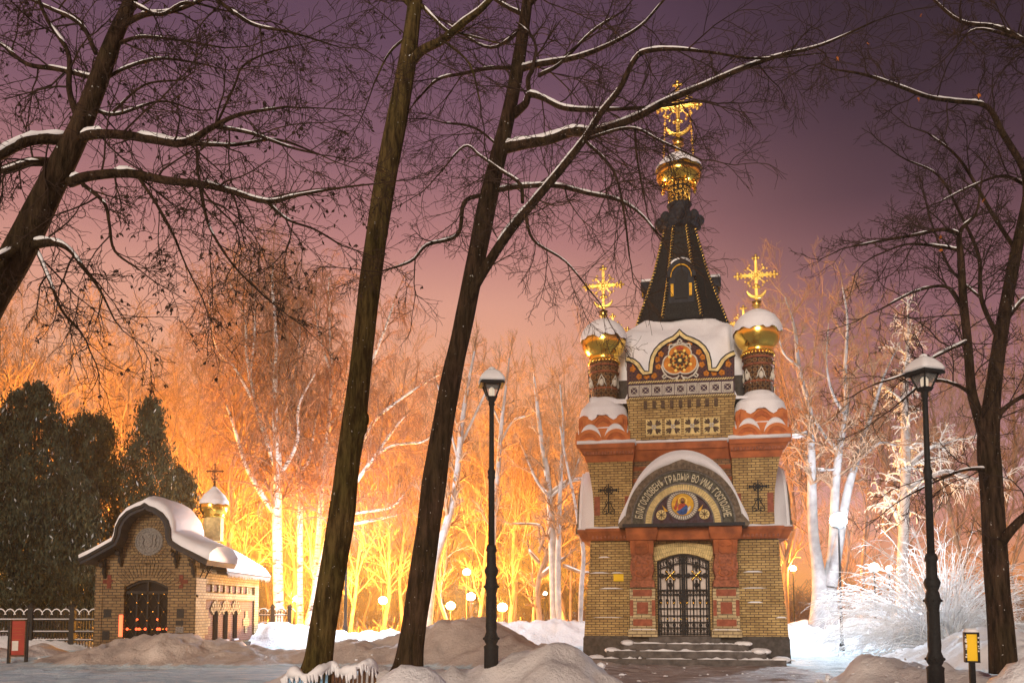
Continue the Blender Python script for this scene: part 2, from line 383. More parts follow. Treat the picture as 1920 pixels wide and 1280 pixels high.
def clods():
    rnd = random.Random(3); m_ = MB()
    for k in range(900):
        Y = rnd.uniform(13.2, 33); px = rnd.uniform(-60, 1980) if k % 4 == 0 else rnd.uniform(1100, 1760); x = pX(px, Y); z = gz(x, Y)
        if 1.2 < x < 8.4 and 23.4 < Y < 33: continue
        if x < -8.5 and Y > 26: continue
        r = rnd.uniform(.010, .035) * (1.9 if rnd.random() < .06 else 1); m_.ball((x, Y, z + r * .2), r, 6, 4, (rnd.uniform(.8, 1.7), rnd.uniform(.8, 1.5), rnd.uniform(.5, .9)))
    n_ = len(m_.v); m_.v = [(x + .3 * .05 * noise.noise((x * 31, y * 31, z * 31)), y, z + .012 * noise.noise((x * 37, y * 33, z * 31))) for x, y, z in m_.v]
    return m_.build('snow_clods', 'snow', None, False, kind='stuff')
clods()

# ------------------------------------------------------------------ trees
def smooth_path(pts, per=5):
    """Catmull-Rom through points that carry a radius as fourth value"""
    P = [np.array(p, float) for p in pts]; P = [2 * P[0] - P[1]] + P + [2 * P[-1] - P[-2]]; out = []
    for i in range(1, len(P) - 2):
        for k in range(per):
            t = k / per; a, b, c, d = P[i - 1:i + 3]
            out.append(.5 * (2 * b + (c - a) * t + (2 * a - 5 * b + 4 * c - d) * t * t + (3 * b - a - 3 * c + d) * t ** 3))
    out.append(P[-2]); return [Vector(q[:3]) for q in out], [max(.002, float(q[3])) for q in out]
def rvec(rnd): return Vector((rnd.gauss(0, 1), rnd.gauss(0, 1), rnd.gauss(0, 1)))
def grow(p, d, L, r, lv, cfg, out, rnd):
    n = cfg.get('seg', 6); seg = L / (n - 1); d = d.normalized(); pts = [p.copy()]; ds = [d.copy()]; q = p.copy()
    wig = cfg['wig'] * (1.3 if lv == 0 else 1); tr = cfg['trop'][min(lv, len(cfg['trop']) - 1)]; bend = rvec(rnd) * cfg.get('bend', .12)
    for i in range(n - 1):
        d = d + rvec(rnd) * wig + bend + Vector((0, 0, tr * (1 if i < n - 3 or lv > 0 or not cfg.get('hook') else -2.5)))
        if d.length < .01: d = Vector((0, 0, 1))
        d.normalize(); q = q + d * seg; pts.append(q.copy()); ds.append(d.copy())
    rt = max(cfg['rmin'], r * (.35 if lv else .7)); rad = [r + (rt - r) * (i / (n - 1)) for i in range(n)]
    out[lv].append((pts, rad))
    if lv == 0: return
    nc = cfg['nc'][lv]; nc = max(1, int(nc * rnd.uniform(.75, 1.25) + .5)); side = rnd.random() * 6.28
    for k in range(nc):
        t = cfg.get('t0', .15) + (.97 - cfg.get('t0', .15)) * (k + rnd.random() * .6) / nc; u = min(t, .999) * (n - 1); i = int(u)
        pp = pts[i].lerp(pts[i + 1], u - i); dd = ds[min(i + 1, n - 1)]
        side += 2.4 + rnd.uniform(-.5, .5)
        a = dd.orthogonal().normalized(); b = dd.cross(a); perp = a * cos(side) + b * sin(side)
        if cfg.get('flat'): perp.y *= cfg['flat']
        ang = rnd.uniform(*cfg['ang']); cd = dd * cos(ang) + perp * sin(ang)
        grow(pp, cd, L * rnd.uniform(*cfg['rat']) * (1.05 - .55 * t), max(cfg['rmin'], min(r * cfg.get('rr', .5), rad[i] * .8)), lv - 1, cfg, out, rnd)
def limbs_to_twigs(limbs, cfg, out, rnd, lv, every, L, t0=.12, up=0.0, rchild=None):
    for pts, rad in limbs:
        acc = 0; tot = sum((b - a).length for a, b in zip(pts, pts[1:])); nxt = tot * t0; side = rnd.random() * 6
        for i in range(len(pts) - 1):
            s = (pts[i + 1] - pts[i]).length
            while acc + s > nxt:
                k = (nxt - acc) / s; p = pts[i].lerp(pts[i + 1], k); dd = (pts[i + 1] - pts[i]).normalized(); side += 2.4 + rnd.uniform(-.6, .6)
                a = dd.orthogonal().normalized(); b = dd.cross(a); perp = a * cos(side) + b * sin(side) + Vector((0, 0, up))
                ang = rnd.uniform(.6, 1.2); fr = nxt / tot
                grow(p, dd * cos(ang) + perp * sin(ang), L * rnd.uniform(.5, 1.15) * (1.15 - .5 * fr), min(rad[i] * .55, rchild or 1), lv, cfg, out, rnd)
                nxt += every * rnd.uniform(.6, 1.4)
            acc += s
        # the limb's own tip goes on as twigs
        grow(pts[-1], pts[-1] - pts[-2], L * .8, rad[-1], lv, cfg, out, rnd)
def snow_on(limbs, rnd, minr=.012, gap=.25):
    out = []
    for pts, rad in limbs:
        run = []; on = rnd.random() > gap
        for i, (p, r) in enumerate(zip(pts, rad)):
            d = (pts[min(i + 1, len(pts) - 1)] - pts[max(0, i - 1)]); d.normalize()
            if i % 4 == 0: on = rnd.random() > gap
            ok = on and r > minr and abs(d.z) < .86
            if ok:
                h = min(r, .06) ; run.append((p + Vector((0, 0, r * .62 + h * .25 * rnd.random())), r * (.72 + .25 * rnd.random())))
            if (not ok or i == len(pts) - 1) and run:
                if len(run) > 2:
                    rr = [q[1] for q in run]; rr[0] *= .3; rr[-1] *= .3; out.append(([q[0] for q in run], rr))
                run = []
    return out
def resample(polys, n=6):
    res = []
    for p, r in polys:
        m = len(p); q = []; s = []
        for k in range(n):
            u = k * (m - 1) / (n - 1); i = min(int(u), m - 2); q.append(p[i].lerp(p[i + 1], u - i)); s.append(r[i] + (r[i + 1] - r[i]) * (u - i))
        res.append((q, s))
    return res
def px_limb(rows, per=5, base=None):
    """rows of (pixel x, pixel y, distance, width in pixels) -> path; base drops the first point to that ground height"""
    P = []
    for px, py, Y, wd in rows:
        v = at(px, py, Y); P.append((v.x, v.y, v.z, wd * .5 * mpp(py, Y)))
    return smooth_path(P, per)

def near_tree(name, label, trunk_rows, limb_rows, cfg, seed, every, L, lv=2, bark_m='bark_dark', snow_gap=.25, root=None, extra=None, group=None, upk=0., twig_m='twig_near', minr=.0125):
    rnd = random.Random(seed); tp, tr = px_limb(trunk_rows, 7)
    # roughen the trunk a little so that its outline is not a ruled line
    for i, (p, r) in enumerate(zip(tp, tr)): tr[i] = r * (1 + .05 * noise.noise((p.x, p.y, p.z * 1.7)))
    b = tp[0]; t = empty(name, (b.x, b.y, gz(b.x, b.y)), 0, label, 'tree', group); off = Vector(t.location)
    limbs = [px_limb(r) for r in limb_rows]; out = {k: [] for k in range(5)}
    limbs_to_twigs(limbs, cfg, out, rnd, lv, every, L, up=upk, rchild=.013)
    if extra: extra(tp, tr, out, rnd)
    sh = lambda ps: [([q - off for q in p], r) for p, r in ps]
    tubes_mesh('trunk', sh([(tp, tr)]), 14, bark_m, t)
    tubes_mesh('limbs', sh(limbs), 8, bark_m, t)
    tw = [x for k in out for x in out[k]]
    tubes_mesh('crown', sh(tw), 3, twig_m, t)
    sn = snow_on(limbs + [(p, r) for p, r in out[lv] if r[0] > minr], rnd, minr, snow_gap)
    if sn: tubes_mesh('snow_cover', sh(sn), 6, 'snow', t)
    return t, tp, tr, off, tw

CF_L = dict(wig=.17, trop=[.10, -.05, -.03], hook=1, rmin=.0028, nc=[0, 6, 6, 5], ang=(.5, 1.1), rat=(.42, .78), seg=7, rr=.5, bend=.05)
CF_M = dict(wig=.15, trop=[-.03, -.03, .0], rmin=.0030, nc=[0, 6, 6, 5], ang=(.4, 1.0), rat=(.5, .85), seg=7, rr=.5, bend=.07)
CF_R = dict(wig=.22, trop=[.02, .0, .0], rmin=.003, nc=[0, 7, 6, 5], ang=(.5, 1.15), rat=(.4, .7), seg=6, rr=.5, bend=.03)

# left foreground tree: leaning trunk that leaves the frame at its lower left
D = 9.0
tr_rows = [(-205, 1330, D, 78), (-190, 1150, D, 72), (-130, 800, D, 66), (-40, 600, D, 62), (30, 480, D, 56), (75, 390, D, 52), (115, 310, D, 46), (150, 240, D, 38), (185, 150, D, 34), (215, 70, D, 28), (245, 0, D, 24), (280, -120, D, 18), (300, -260, D, 12)]
lb = [
 [(135, 262, D, 22), (60, 262, 8.8, 20), (0, 290, 8.6, 19), (-80, 340, 8.4, 15), (-180, 380, 8.3, 8)],
 [(145, 262, D, 18), (175, 252, 8.9, 18), (230, 253, 8.8, 17), (290, 262, 8.7, 17), (345, 268, 8.6, 14), (400, 238, 8.5, 10), (450, 215, 8.4, 7), (540, 200, 8.4, 4)],
 [(335, 268, 8.6, 9), (370, 270, 8.6, 8), (440, 272, 8.7, 6), (520, 262, 8.8, 5), (600, 290, 8.9, 3)],
 [(405, 238, 8.5, 8), (470, 250, 8.5, 6), (540, 275, 8.5, 5), (600, 290, 8.5, 3)],
 [(130, 342, D, 20), (170, 330, 8.9, 18), (240, 325, 8.8, 17), (310, 338, 8.7, 16), (380, 346, 8.6, 14), (430, 358, 8.6, 11), (500, 378, 8.5, 9), (560, 366, 8.4, 6), (640, 352, 8.4, 4), (700, 345, 8.4, 3)],
 [(500, 378, 8.5, 7), (540, 412, 8.5, 5), (590, 430, 8.5, 4), (640, 460, 8.6, 3)],
 [(125, 312, D, 14), (60, 306, 9.1, 12), (0, 322, 9.2, 9), (-80, 330, 9.2, 5)],
 [(118, 305, D, 14), (55, 300, 9.2, 10), (-20, 322, 9.3, 6)],
 [(60, 458, D, 20), (100, 455, 8.8, 14), (130, 468, 8.7, 9), (155, 500, 8.6, 8), (185, 540, 8.5, 5), (215, 600, 8.5, 3)],
 [(50, 462, D, 18), (15, 475, 8.8, 16), (-40, 500, 8.6, 12), (-90, 520, 8.5, 8)],
 [(70, 470, D, 9), (95, 530, 8.7, 7), (115, 580, 8.6, 5), (145, 615, 8.6, 4)],
 [(155, 345, 8.9, 8), (195, 380, 8.7, 7), (205, 420, 8.6, 6), (215, 470, 8.5, 5), (260, 505, 8.4, 3)],
 [(255, 325, 8.8, 7), (295, 385, 8.6, 5), (320, 430, 8.5, 4), (350, 500, 8.5, 3), (380, 560, 8.4, 2)],
 [(150, 235, D, 14), (130, 170, 9.1, 11), (128, 100, 9.2, 9), (90, 40, 9.3, 7), (60, -30, 9.4, 5)],
 [(190, 150, D, 10), (110, 130, 9.3, 9), (50, 120, 9.5, 8), (0, 82, 9.7, 6), (-60, 60, 9.8, 4)],
 [(180, 100, 9.2, 9), (150, 45, 9.3, 8), (80, 10, 9.4, 6), (20, -20, 9.5, 4)],
 [(225, 50, D, 12), (270, 28, 8.9, 10), (330, 20, 8.8, 7), (400, -10, 8.8, 5)],
 [(245, 5, D, 8), (300, 28, 8.8, 7), (350, 5, 8.7, 5), (420, 20, 8.7, 3)],
 [(395, -10, 8.6, 8), (440, 25, 8.5, 7), (480, 48, 8.5, 6), (550, 62, 8.4, 4), (640, 90, 8.4, 2)],
 [(205, 90, D, 8), (260, 70, 9.0, 6), (330, 75, 9.0, 4), (420, 90, 9., 3)],
 [(212, 210, 8.9, 5), (270, 160, 8.8, 4), (340, 150, 8.7, 3)],
 [(375, 346, 8.6, 8), (385, 400, 8.5, 6), (400, 440, 8.4, 5), (440, 500, 8.4, 4), (500, 560, 8.4, 3)],
 [(370, 285, 8.6, 6), (372, 330, 8.6, 5), (390, 370, 8.5, 4), (440, 420, 8.5, 3)],
 [(405, 236, 8.5, 5), (440, 160, 8.5, 4), (455, 125, 8.6, 4), (500, 100, 8.6, 3), (560, 85, 8.6, 2)],
 [(180, 160, D, 8), (230, 130, 9.1, 6), (300, 110, 9.2, 5), (380, 120, 9.3, 3)],
 [(165, 200, D, 8), (215, 215, 9.1, 6), (300, 190, 9.2, 4), (360, 205, 9.3, 3)],
]
lt_o, _, _, lt_off, lt_tw = near_tree('leaning_tree', 'dark leaning tree at the left edge with long snow-lined limbs and drooping twigs', tr_rows, lb, CF_L, 11, .26, 1.05, 2, upk=-.15)

rnd = random.Random(8); sc0 = MB()
for p, r in lt_tw:
    if r[0] < .006 and rnd.random() < .085:
        c_ = p[-1] - lt_off
        for k in range(rnd.randint(2, 5)):
            d = (rvec(rnd) * .6 + Vector((0, 0, -1))).normalized() * rnd.uniform(.03, .06); e = d.orthogonal().normalized() * .009; g_ = d.cross(e).normalized() * .006; m_ = c_ + d * .6
            sc0.add([c_, m_ + e + g_, m_ - e, c_ + d], [(0, 1, 3, 2)])
sc0.build('seed_clusters', 'twig_near', lt_o, kind='stuff')

# the two big bare trunks in the middle
t1rows = [(589, 1275, 13, 74), (593, 1258, 13, 62), (598, 1230, 13, 54), (605, 1180, 13, 51), (622, 1080, 13, 51), (640, 970, 13, 50), (652, 870, 13, 45), (664, 790, 13, 46), (675, 700, 13, 42), (688, 580, 13, 41), (702, 470, 13, 41), (722, 340, 13, 41), (745, 220, 13, 39), (763, 120, 13, 34), (775, 30, 13, 28), (785, -60, 13, 24), (800, -220, 13, 18), (820, -420, 13, 12)]
l1 = [[(762, 128, 13, 20), (790, 96, 12.8, 17), (830, 75, 12.6, 15), (870, 42, 12.4, 13), (905, 15, 12.2, 11), (950, -40, 12, 8), (1000, -120, 12, 4)],
      [(778, 20, 13, 10), (720, -40, 13.2, 8), (660, -120, 13.4, 5)], [(790, 10, 13, 8), (835, 55, 12.7, 5), (860, 62, 12.6, 4), (930, 80, 12.6, 3)],
      [(775, 60, 13, 5), (730, 100, 13.3, 4), (700, 160, 13.5, 3)], [(830, 75, 12.6, 5), (880, 120, 12.4, 4), (900, 190, 12.4, 3)],
      [(795, -100, 13, 14), (860, -220, 13, 9), (940, -330, 13, 4)], [(792, -140, 13, 14), (720, -260, 13, 9), (650, -330, 13, 4)]]
def burl(tp, tr, out, rnd): pass
a, tp1, tr1, off1, _ = near_tree('tall_tree', 'tall mossy trunk with a broken stub, left one of the leaning pair', t1rows, l1, CF_M, 21, .5, 1.5, 2, bark_m='bark_olive', snow_gap=.15)
b_ = MB()
for (px, py, ww) in ((681, 786, 13), (676, 800, 15), (655, 912, 10)):
    c_ = at(px, py, 12.95) - off1; b_.ball(c_, ww * .0081 * .9, 10, 6, (1, 1, 1.5))
b_.build('broken_stub', 'bark_olive', a, True)
t2rows = [(761, 1272, 13, 74), (765, 1252, 13, 60), (769, 1222, 13, 51), (775, 1180, 13, 48), (790, 1080, 13, 46), (803, 990, 13, 45), (816, 890, 13, 46), (830, 800, 13, 40), (848, 700, 13, 38), (866, 620, 13, 36), (884, 530, 13, 36), (900, 450, 13, 36), (916, 370, 13, 34), (935, 290, 13, 31), (952, 220, 13, 27), (968, 140, 13, 25), (982, 50, 13, 22), (994, -40, 13, 18), (1010, -200, 13, 12)]
l2 = [[(862, 640, 13, 24), (880, 560, 12.9, 20), (915, 495, 12.7, 19), (955, 435, 12.5, 18), (1000, 380, 12.3, 16), (1050, 320, 12.1, 15), (1095, 262, 11.9, 13), (1125, 215, 11.8, 12), (1160, 170, 11.6, 11), (1185, 120, 11.5, 10), (1207, 98, 11.4, 9), (1260, 92, 11.2, 7), (1330, 98, 11, 5), (1420, 110, 10.8, 4), (1540, 100, 10.6, 2)],
      [(945, 278, 13, 22), (985, 270, 12.8, 19), (1030, 262, 12.6, 18), (1075, 247, 12.4, 17), (1120, 246, 12.2, 15), (1190, 222, 11.9, 13), (1250, 190, 11.6, 12), (1320, 160, 11.3, 10), (1390, 130, 11, 9), (1460, 105, 10.8, 7), (1540, 85, 10.6, 5), (1640, 40, 10.4, 3)],
      [(962, 215, 13, 18), (985, 195, 12.8, 14), (993, 178, 12.7, 12), (1020, 185, 12.6, 10), (1060, 203, 12.4, 10), (1130, 206, 12.2, 7), (1230, 200, 12, 6), (1300, 190, 11.8, 4)],
      [(993, 178, 12.7, 9), (990, 150, 12.7, 9), (998, 132, 12.7, 9)],
      [(975, 130, 13, 13), (1005, 122, 12.8, 11), (1080, 108, 12.5, 9), (1140, 85, 12.2, 7), (1200, 50, 12, 5), (1245, 0, 11.8, 4)],
      [(1010, 142, 12.8, 8), (1050, 120, 12.6, 6), (1110, 60, 12.4, 5), (1170, 20, 12.2, 3)],
      [(970, 128, 13, 8), (920, 128, 13.2, 7), (870, 138, 13.4, 6), (820, 150, 13.6, 5), (780, 190, 13.8, 3)],
      [(935, 356, 13, 10), (975, 350, 12.7, 9), (1040, 348, 12.5, 9), (1100, 362, 12.3, 8), (1160, 375, 12, 7), (1200, 400, 11.8, 5), (1240, 445, 11.6, 3)],
      [(905, 365, 13, 8), (870, 380, 12.8, 8), (858, 440, 12.6, 7), (800, 460, 12.5, 6), (770, 490, 12.4, 5), (710, 510, 12.3, 3)],
      [(980, 380, 12.4, 7), (975, 345, 12.5, 7), (940, 320, 12.6, 6), (900, 292, 12.8, 5), (870, 275, 12.9, 4), (820, 330, 13, 3)],
      [(985, 30, 13, 9), (945, 10, 13.2, 7), (900, -20, 13.4, 5)], [(990, 10, 13, 12), (1060, -60, 12.7, 9), (1150, -130, 12.3, 6)],
      [(985, 395, 12.4, 6), (1000, 450, 12.3, 5), (1060, 490, 12.2, 4), (1110, 550, 12.1, 3)],
      [(1190, 235, 11.9, 5), (1195, 300, 11.9, 4), (1210, 380, 11.9, 3)],
      [(1095, 262, 11.9, 6), (1150, 320, 11.8, 5), (1170, 400, 11.7, 4), (1180, 480, 11.7, 3)],
      [(1090, 265, 12, 6), (1180, 240, 11.9, 5), (1240, 265, 11.8, 4), (1315, 300, 11.6, 3)],
      [(975, 60, 13, 7), (920, 90, 13.2, 5), (860, 60, 13.4, 4)], [(942, 280, 13, 5), (890, 240, 13.3, 4), (830, 230, 13.6, 3)]]
near_tree('tall_tree', 'tall dark trunk with snowy limbs reaching to the spire, right one of the pair', t2rows, l2, CF_M, 31, .34, 1.35, 2, snow_gap=.12, upk=-.1)

# right foreground tree
D = 12.6
rt = [(1882, 1262, D, 52), (1877, 1180, D, 45), (1870, 1100, D, 43), (1864, 1000, D, 41), (1858, 900, D, 40), (1853, 830, D, 38), (1858, 770, D, 32), (1866, 700, D, 26), (1878, 620, D, 24), (1892, 540, D, 22), (1908, 460, D, 20), (1925, 380, D, 17), (1945, 280, D, 13), (1960, 150, D, 9)]
rl = [[(1850, 850, D, 22), (1838, 790, 12.5, 20), (1822, 735, 12.4, 18), (1815, 650, 12.3, 16), (1806, 560, 12.2, 15), (1802, 490, 12.1, 13), (1800, 435, 12.1, 9), (1830, 400, 12.0, 5), (1840, 340, 12.0, 3)],
      [(1800, 440, 12.1, 8), (1768, 430, 12.0, 7), (1720, 440, 11.9, 6), (1660, 450, 11.8, 5), (1600, 462, 11.7, 3)],
      [(1803, 470, 12.1, 7), (1760, 462, 12.2, 6), (1700, 458, 12.4, 4), (1640, 480, 12.6, 3)],
      [(1874, 640, D, 10), (1840, 560, 12.8, 8), (1835, 480, 13.0, 7), (1800, 400, 13.1, 5), (1760, 330, 13.2, 4), (1700, 300, 13.2, 3)],
      [(1922, 392, D, 17), (1925, 360, D, 14), (1918, 315, 12.4, 12), (1880, 250, 12.2, 11), (1850, 200, 12.1, 9), (1790, 190, 12.0, 8), (1740, 182, 11.9, 7), (1680, 160, 11.8, 6), (1620, 140, 11.7, 5), (1560, 130, 11.6, 3)],
      [(1815, 640, 12.3, 8), (1790, 650, 12.1, 7), (1750, 670, 11.9, 6), (1700, 700, 11.8, 5), (1640, 720, 11.7, 3)],
      [(1812, 600, 12.3, 7), (1780, 540, 12.4, 6), (1720, 545, 12.5, 5), (1650, 580, 12.6, 3)],
      [(1824, 740, 12.4, 8), (1790, 720, 12.2, 6), (1740, 715, 12.1, 5), (1680, 760, 12.0, 3)],
      [(1858, 800, D, 14), (1890, 760, 12.5, 9), (1960, 720, 12.4, 7)], [(1868, 1030, D, 22), (1890, 1000, 12.4, 18), (1925, 965, 12.2, 15), (1980, 930, 12.0, 10)],
      [(1860, 880, D, 9), (1810, 880, 12.4, 6), (1760, 900, 12.2, 4), (1700, 930, 12.1, 3)],
      [(1880, 610, D, 9), (1920, 560, 12.6, 7), (1980, 520, 12.6, 5)], [(1840, 560, 12.8, 5), (1780, 500, 13.0, 4), (1740, 400, 13.1, 3)],
      [(1905, 470, D, 8), (1860, 400, 12.8, 7), (1800, 300, 13.0, 5), (1740, 250, 13.2, 3)], [(1930, 350, D, 8), (1880, 330, 12.8, 6), (1820, 350, 12.9, 4), (1760, 380, 13.0, 3)],
      [(1955, 190, D, 10), (1952, 110, 11.6, 9), (1880, 55, 11.7, 7), (1800, 40, 11.8, 6), (1740, -10, 11.9, 4)], [(1957, 170, D, 9), (1955, 90, 11.6, 8), (1900, 70, 11.4, 6), (1830, 55, 11.2, 4), (1790, 90, 11.1, 3)]]
a, tpr, trr, offr, _ = near_tree('spreading_tree', 'dark forked tree with tangled twigs at the right edge, beside the lamp post', rt, rl, CF_R, 41, .24, 1.15, 2, snow_gap=.3, upk=.05)
# a few dry leaves still hanging
def dry_leaves(parent, off, spots, seed):
    rnd = random.Random(seed)
    for (px, py, Y) in spots:
        c = at(px, py, Y) - off; mb = MB(); s = .035
        for k in range(2):
            d = rvec(rnd).normalized() * s; e = rvec(rnd).normalized() * s * .5; up = Vector((0, 0, .004)) + rvec(rnd) * .008
            mb.add([c - d, c - e + up, c + d, c + e + up], [(0, 1, 2, 3)])
        mb.build('dry_leaf', 'leaf', parent)
dry_leaves(a, offr, [(1762, 445, 10.4), (1764, 470, 10.4), (1845, 375, 10.6), (1835, 180, 10.4), (1727, 30, 10.2), (1722, 187, 10.3), (1628, 82, 10.2), (1571, 110, 10.1)], 3)

# ------------------------------------------------------------------ the big memorial chapel
CA = R(10.5); CYD = 25.0
Cx = at(1284, 1240, CYD).x
chapel = empty('memorial_chapel', (Cx, CYD, 0), -CA, 'ornate yellow brick chapel with terracotta bands, gilded onion domes and a black tent spire', 'chapel')
PD = 6.2                                    # depth of the plan
def Yd(d): return CYD + d * cos(CA)
def Z(py, d=0.0): return at(1280, py, Yd(d)).z
def W(px, py=1000, d=0.0): return px * mpp(py, Yd(d))
def part(mb, name, mat, smooth=False, parent=None, **k):
    if isinstance(mb, list): return [q_.build(name, mat, parent or chapel, smooth, **k) for q_ in mb][0]
    return mb.build(name, mat, parent or chapel, smooth, **k)
def four(fn, inn=0.):                        # the same build on the four sides of the square plan, one mesh a side
    out = []
    for k in range(4):
        m = fn()
        if k and inn: m.v = [(x, y + inn, z) for x, y, z in m.v]
        out.append(m.xf(Matrix.Translation((0, PD / 2, 0)) @ Matrix.Rotation(k * pi / 2, 4, 'Z') @ Matrix.Translation((0, -PD / 2, 0))))
    return out

zP = Z(1192)                                 # top of the plinth
HW = W(192, 1200)
# plinth and steps
m = MB(); m.frus((-HW, HW, 0, PD), (-HW + .03, HW - .03, .03, PD - .03), -.3, zP - .10); m.frus((-HW + .02, HW - .02, .02, PD - .02), (-HW + .06, HW - .06, .06, PD - .06), zP - .10, zP)
part(m, 'plinth', 'granite')
dw = W(49, 1150)                             # half width of the doorway
st = MB(); sn = MB(); rnd = random.Random(5)
hs = [zP * .25, zP * .5, zP * .75]; ws = [W(171), W(140), W(112)]; ds = [1.25, .9, .55]
for k in range(3):
    st.box(-ws[k], ws[k], -ds[k], .0 if k == 0 else .0 + .001 * k, -.2 if k == 0 else hs[k - 1], hs[k])
    # snow left lying in broken strips on each tread
    x = -ws[k]
    while x < ws[k] - .1:
        l = rnd.uniform(.10, 1.3); gap = rnd.uniform(-.1, .16); x1 = min(ws[k], x + l); n = 8
        top = [(x + (x1 - x) * i / n, hs[k] + (.012 + .055 * rnd.random() ** 1.5) * sin(pi * (i + .3) / (n + .6))) for i in range(n + 1)]
        dd = -ds[k] + rnd.uniform(-.01, .1); sn.prism([(x, hs[k] - .003)] + top + [(x1, hs[k] - .003)], dd, dd + rnd.uniform(.12, .34)); x = x1 + gap
st.box(-dw - .25, dw + .25, -.22, .35, hs[2], zP + .0)
for sx in (-1, 1):
    for k in range(3):
        for j in range(7): sn.ball((sx * (ws[k] - .02 - .22 * rnd.random()), -ds[k] + .06 + rnd.random() * .3, hs[k] + .01), rnd.uniform(.06, .17), 10, 6, (1.3, 1, .55))
part(st, 'steps', 'step_stone'); part(sn, 'step_snow', 'snow', True)

# lower corner pylons with their weathered courses
lower = [(1192, 187, 0), (1155, 185, 0), (1127, 182, 0), (1100, 180, 0), (1070, 177, 0), (1040, 175, 0), (1010, 174, 0)]
def corner_blocks(sgnx, front=True):
    mb = MB(); le = MB()
    for (pa, ha, _), (pb, hb, _) in zip(lower, lower[1:]):
        xo0, xo1 = W(ha + 1.5, pa), W(hb + 1.0, pb); xi = W(102, 1100); d0 = .08 + (187 - ha) * .012; d1 = .08 + (187 - hb) * .012
        za, zb = Z(pa), Z(pb)
        a = (xi, xo0, d0, 1.75); b = (xi, xo1 - .0, d1, 1.75)
        ring_z = zb - .05
        mb.frus(a, b, za, ring_z); mb.frus((xi, xo1 + .0, d1, 1.75), (xi, xo1 - .035, d1 + .035, 1.75), ring_z, zb)
        if pb > 1015:
            x = xi + rnd.uniform(0, .3)
            while x < xo1 - .2:
                l = rnd.uniform(.3, 1.0)
                if rnd.random() < .45: le.frus((x, min(x + l, xo1), d1 - .005, d1 + .05), (x + l * .3, min(x + l, xo1) - l * .25, d1 + .005, d1 + .04), zb - .04, zb - .04 + rnd.uniform(.02, .05))
                x += l
    if sgnx < 0:
        for q in (mb, le): q.v = [(-x, y, z) for x, y, z in q.v]; q.f = [f[::-1] for f in q.f]
    return mb, le
for sx in (-1, 1):
    mb, le = corner_blocks(sx)
    rear = MB().merge(mb).merge(le); rear.v = [(x, PD - y, z) for x, y, z in rear.v]; rear.f = [f[::-1] for f in rear.f]
    part(mb, 'corner_pylon', 'yellow_brick'); part(rear, 'corner_pylon', 'yellow_brick'); part(le, 'ledge_snow', 'snow')

# core walls with the doorway left open in front
zC0, zC1 = Z(1010), Z(988); xi = W(102, 1100); zTop = Z(830, .4)
core = MB(); dz = Z(1050, .2)
core.box(-xi - .002, -dw, .30, .75, zP - .01, zC1); core.box(dw, xi + .002, .30, .75, zP - .01, zC1)
core.box(-W(170), W(170), 1.70, PD - .5, zP - .01, zC1)
core.box(-W(174), -xi, 1.7, PD - 1.7, zP - .01, zC1) if False else None
arch = [(-dw + 2 * dw * i / 12, Z(1051, .2) + (Z(1037, .2) - Z(1051, .2)) * sin(pi * i / 12)) for i in range(13)]
core.prism([(-dw, zC1 - .005)] + arch + [(dw, zC1 - .005)], .302, .748)
core.box(-W(172), W(172), .77, 1.72, zP + 3.2, zC1 + .0)
part(core, 'wall', 'yellow_brick')
# radiating brick arch above the door, each brick modelled
vo = MB(); pc = MB()
nb = 26
for row in range(3):
    for i in range(nb + row * 2):
        f0 = i / (nb + row * 2); f1 = (i + .86) / (nb + row * 2)
        def pt(f, h):
            x = (-1 + 2 * f) * (dw + .05 + .10 * h); base = Z(1051, .2) + (Z(1037, .2) - Z(1051, .2)) * max(0, sin(pi * f)); return (x, base + h * (Z(1011, .2) - Z(1037, .2)) * (1 - .18 * max(0, sin(pi * f))) + .0)
        h0, h1 = row / 3 + .01, (row + 1) / 3 - .01; vo.prism([pt(f0, h0), pt(f1, h0), pt(f1, h1), pt(f0, h1)], .275, .32)
part(vo, 'arch_bricks', 'cream_tile')
# cornice of the lower storey
def cornice_front():
    mb = MB(); h = W(174, 1010); mb.frus((-h, h, .10, .9), (-h - .12, h + .12, -.02, .9), zC0, zC0 + (zC1 - zC0) * .75); mb.box(-h - .14, h + .14, -.04, .9, zC0 + (zC1 - zC0) * .75, zC1); return mb
part(four(cornice_front), 'cornice', 'terracotta')
def cs():
    mb = MB(); h = W(174, 1010) + .12
    n = 40; top = [(-h + 2 * h * i / n, zC1 + .05 + .03 * noise.noise((i * .4, 2, 3))) for i in range(n + 1)]
    mb.prism([(-h, zC1 + .002)] + top + [(h, zC1 + .002)], -.03, .42); return mb
part(four(cs), 'cornice_snow', 'roof_snow', True)
de = MB()
for k in range(46):
    x = -W(174) + .05 + k * (2 * W(174) / 46)
    if abs(x) > W(108): de.box(x, x + .07, .02, .12, zC0 + .04, zC0 + .13)
part(de, 'dentil_row', 'carved_stone')

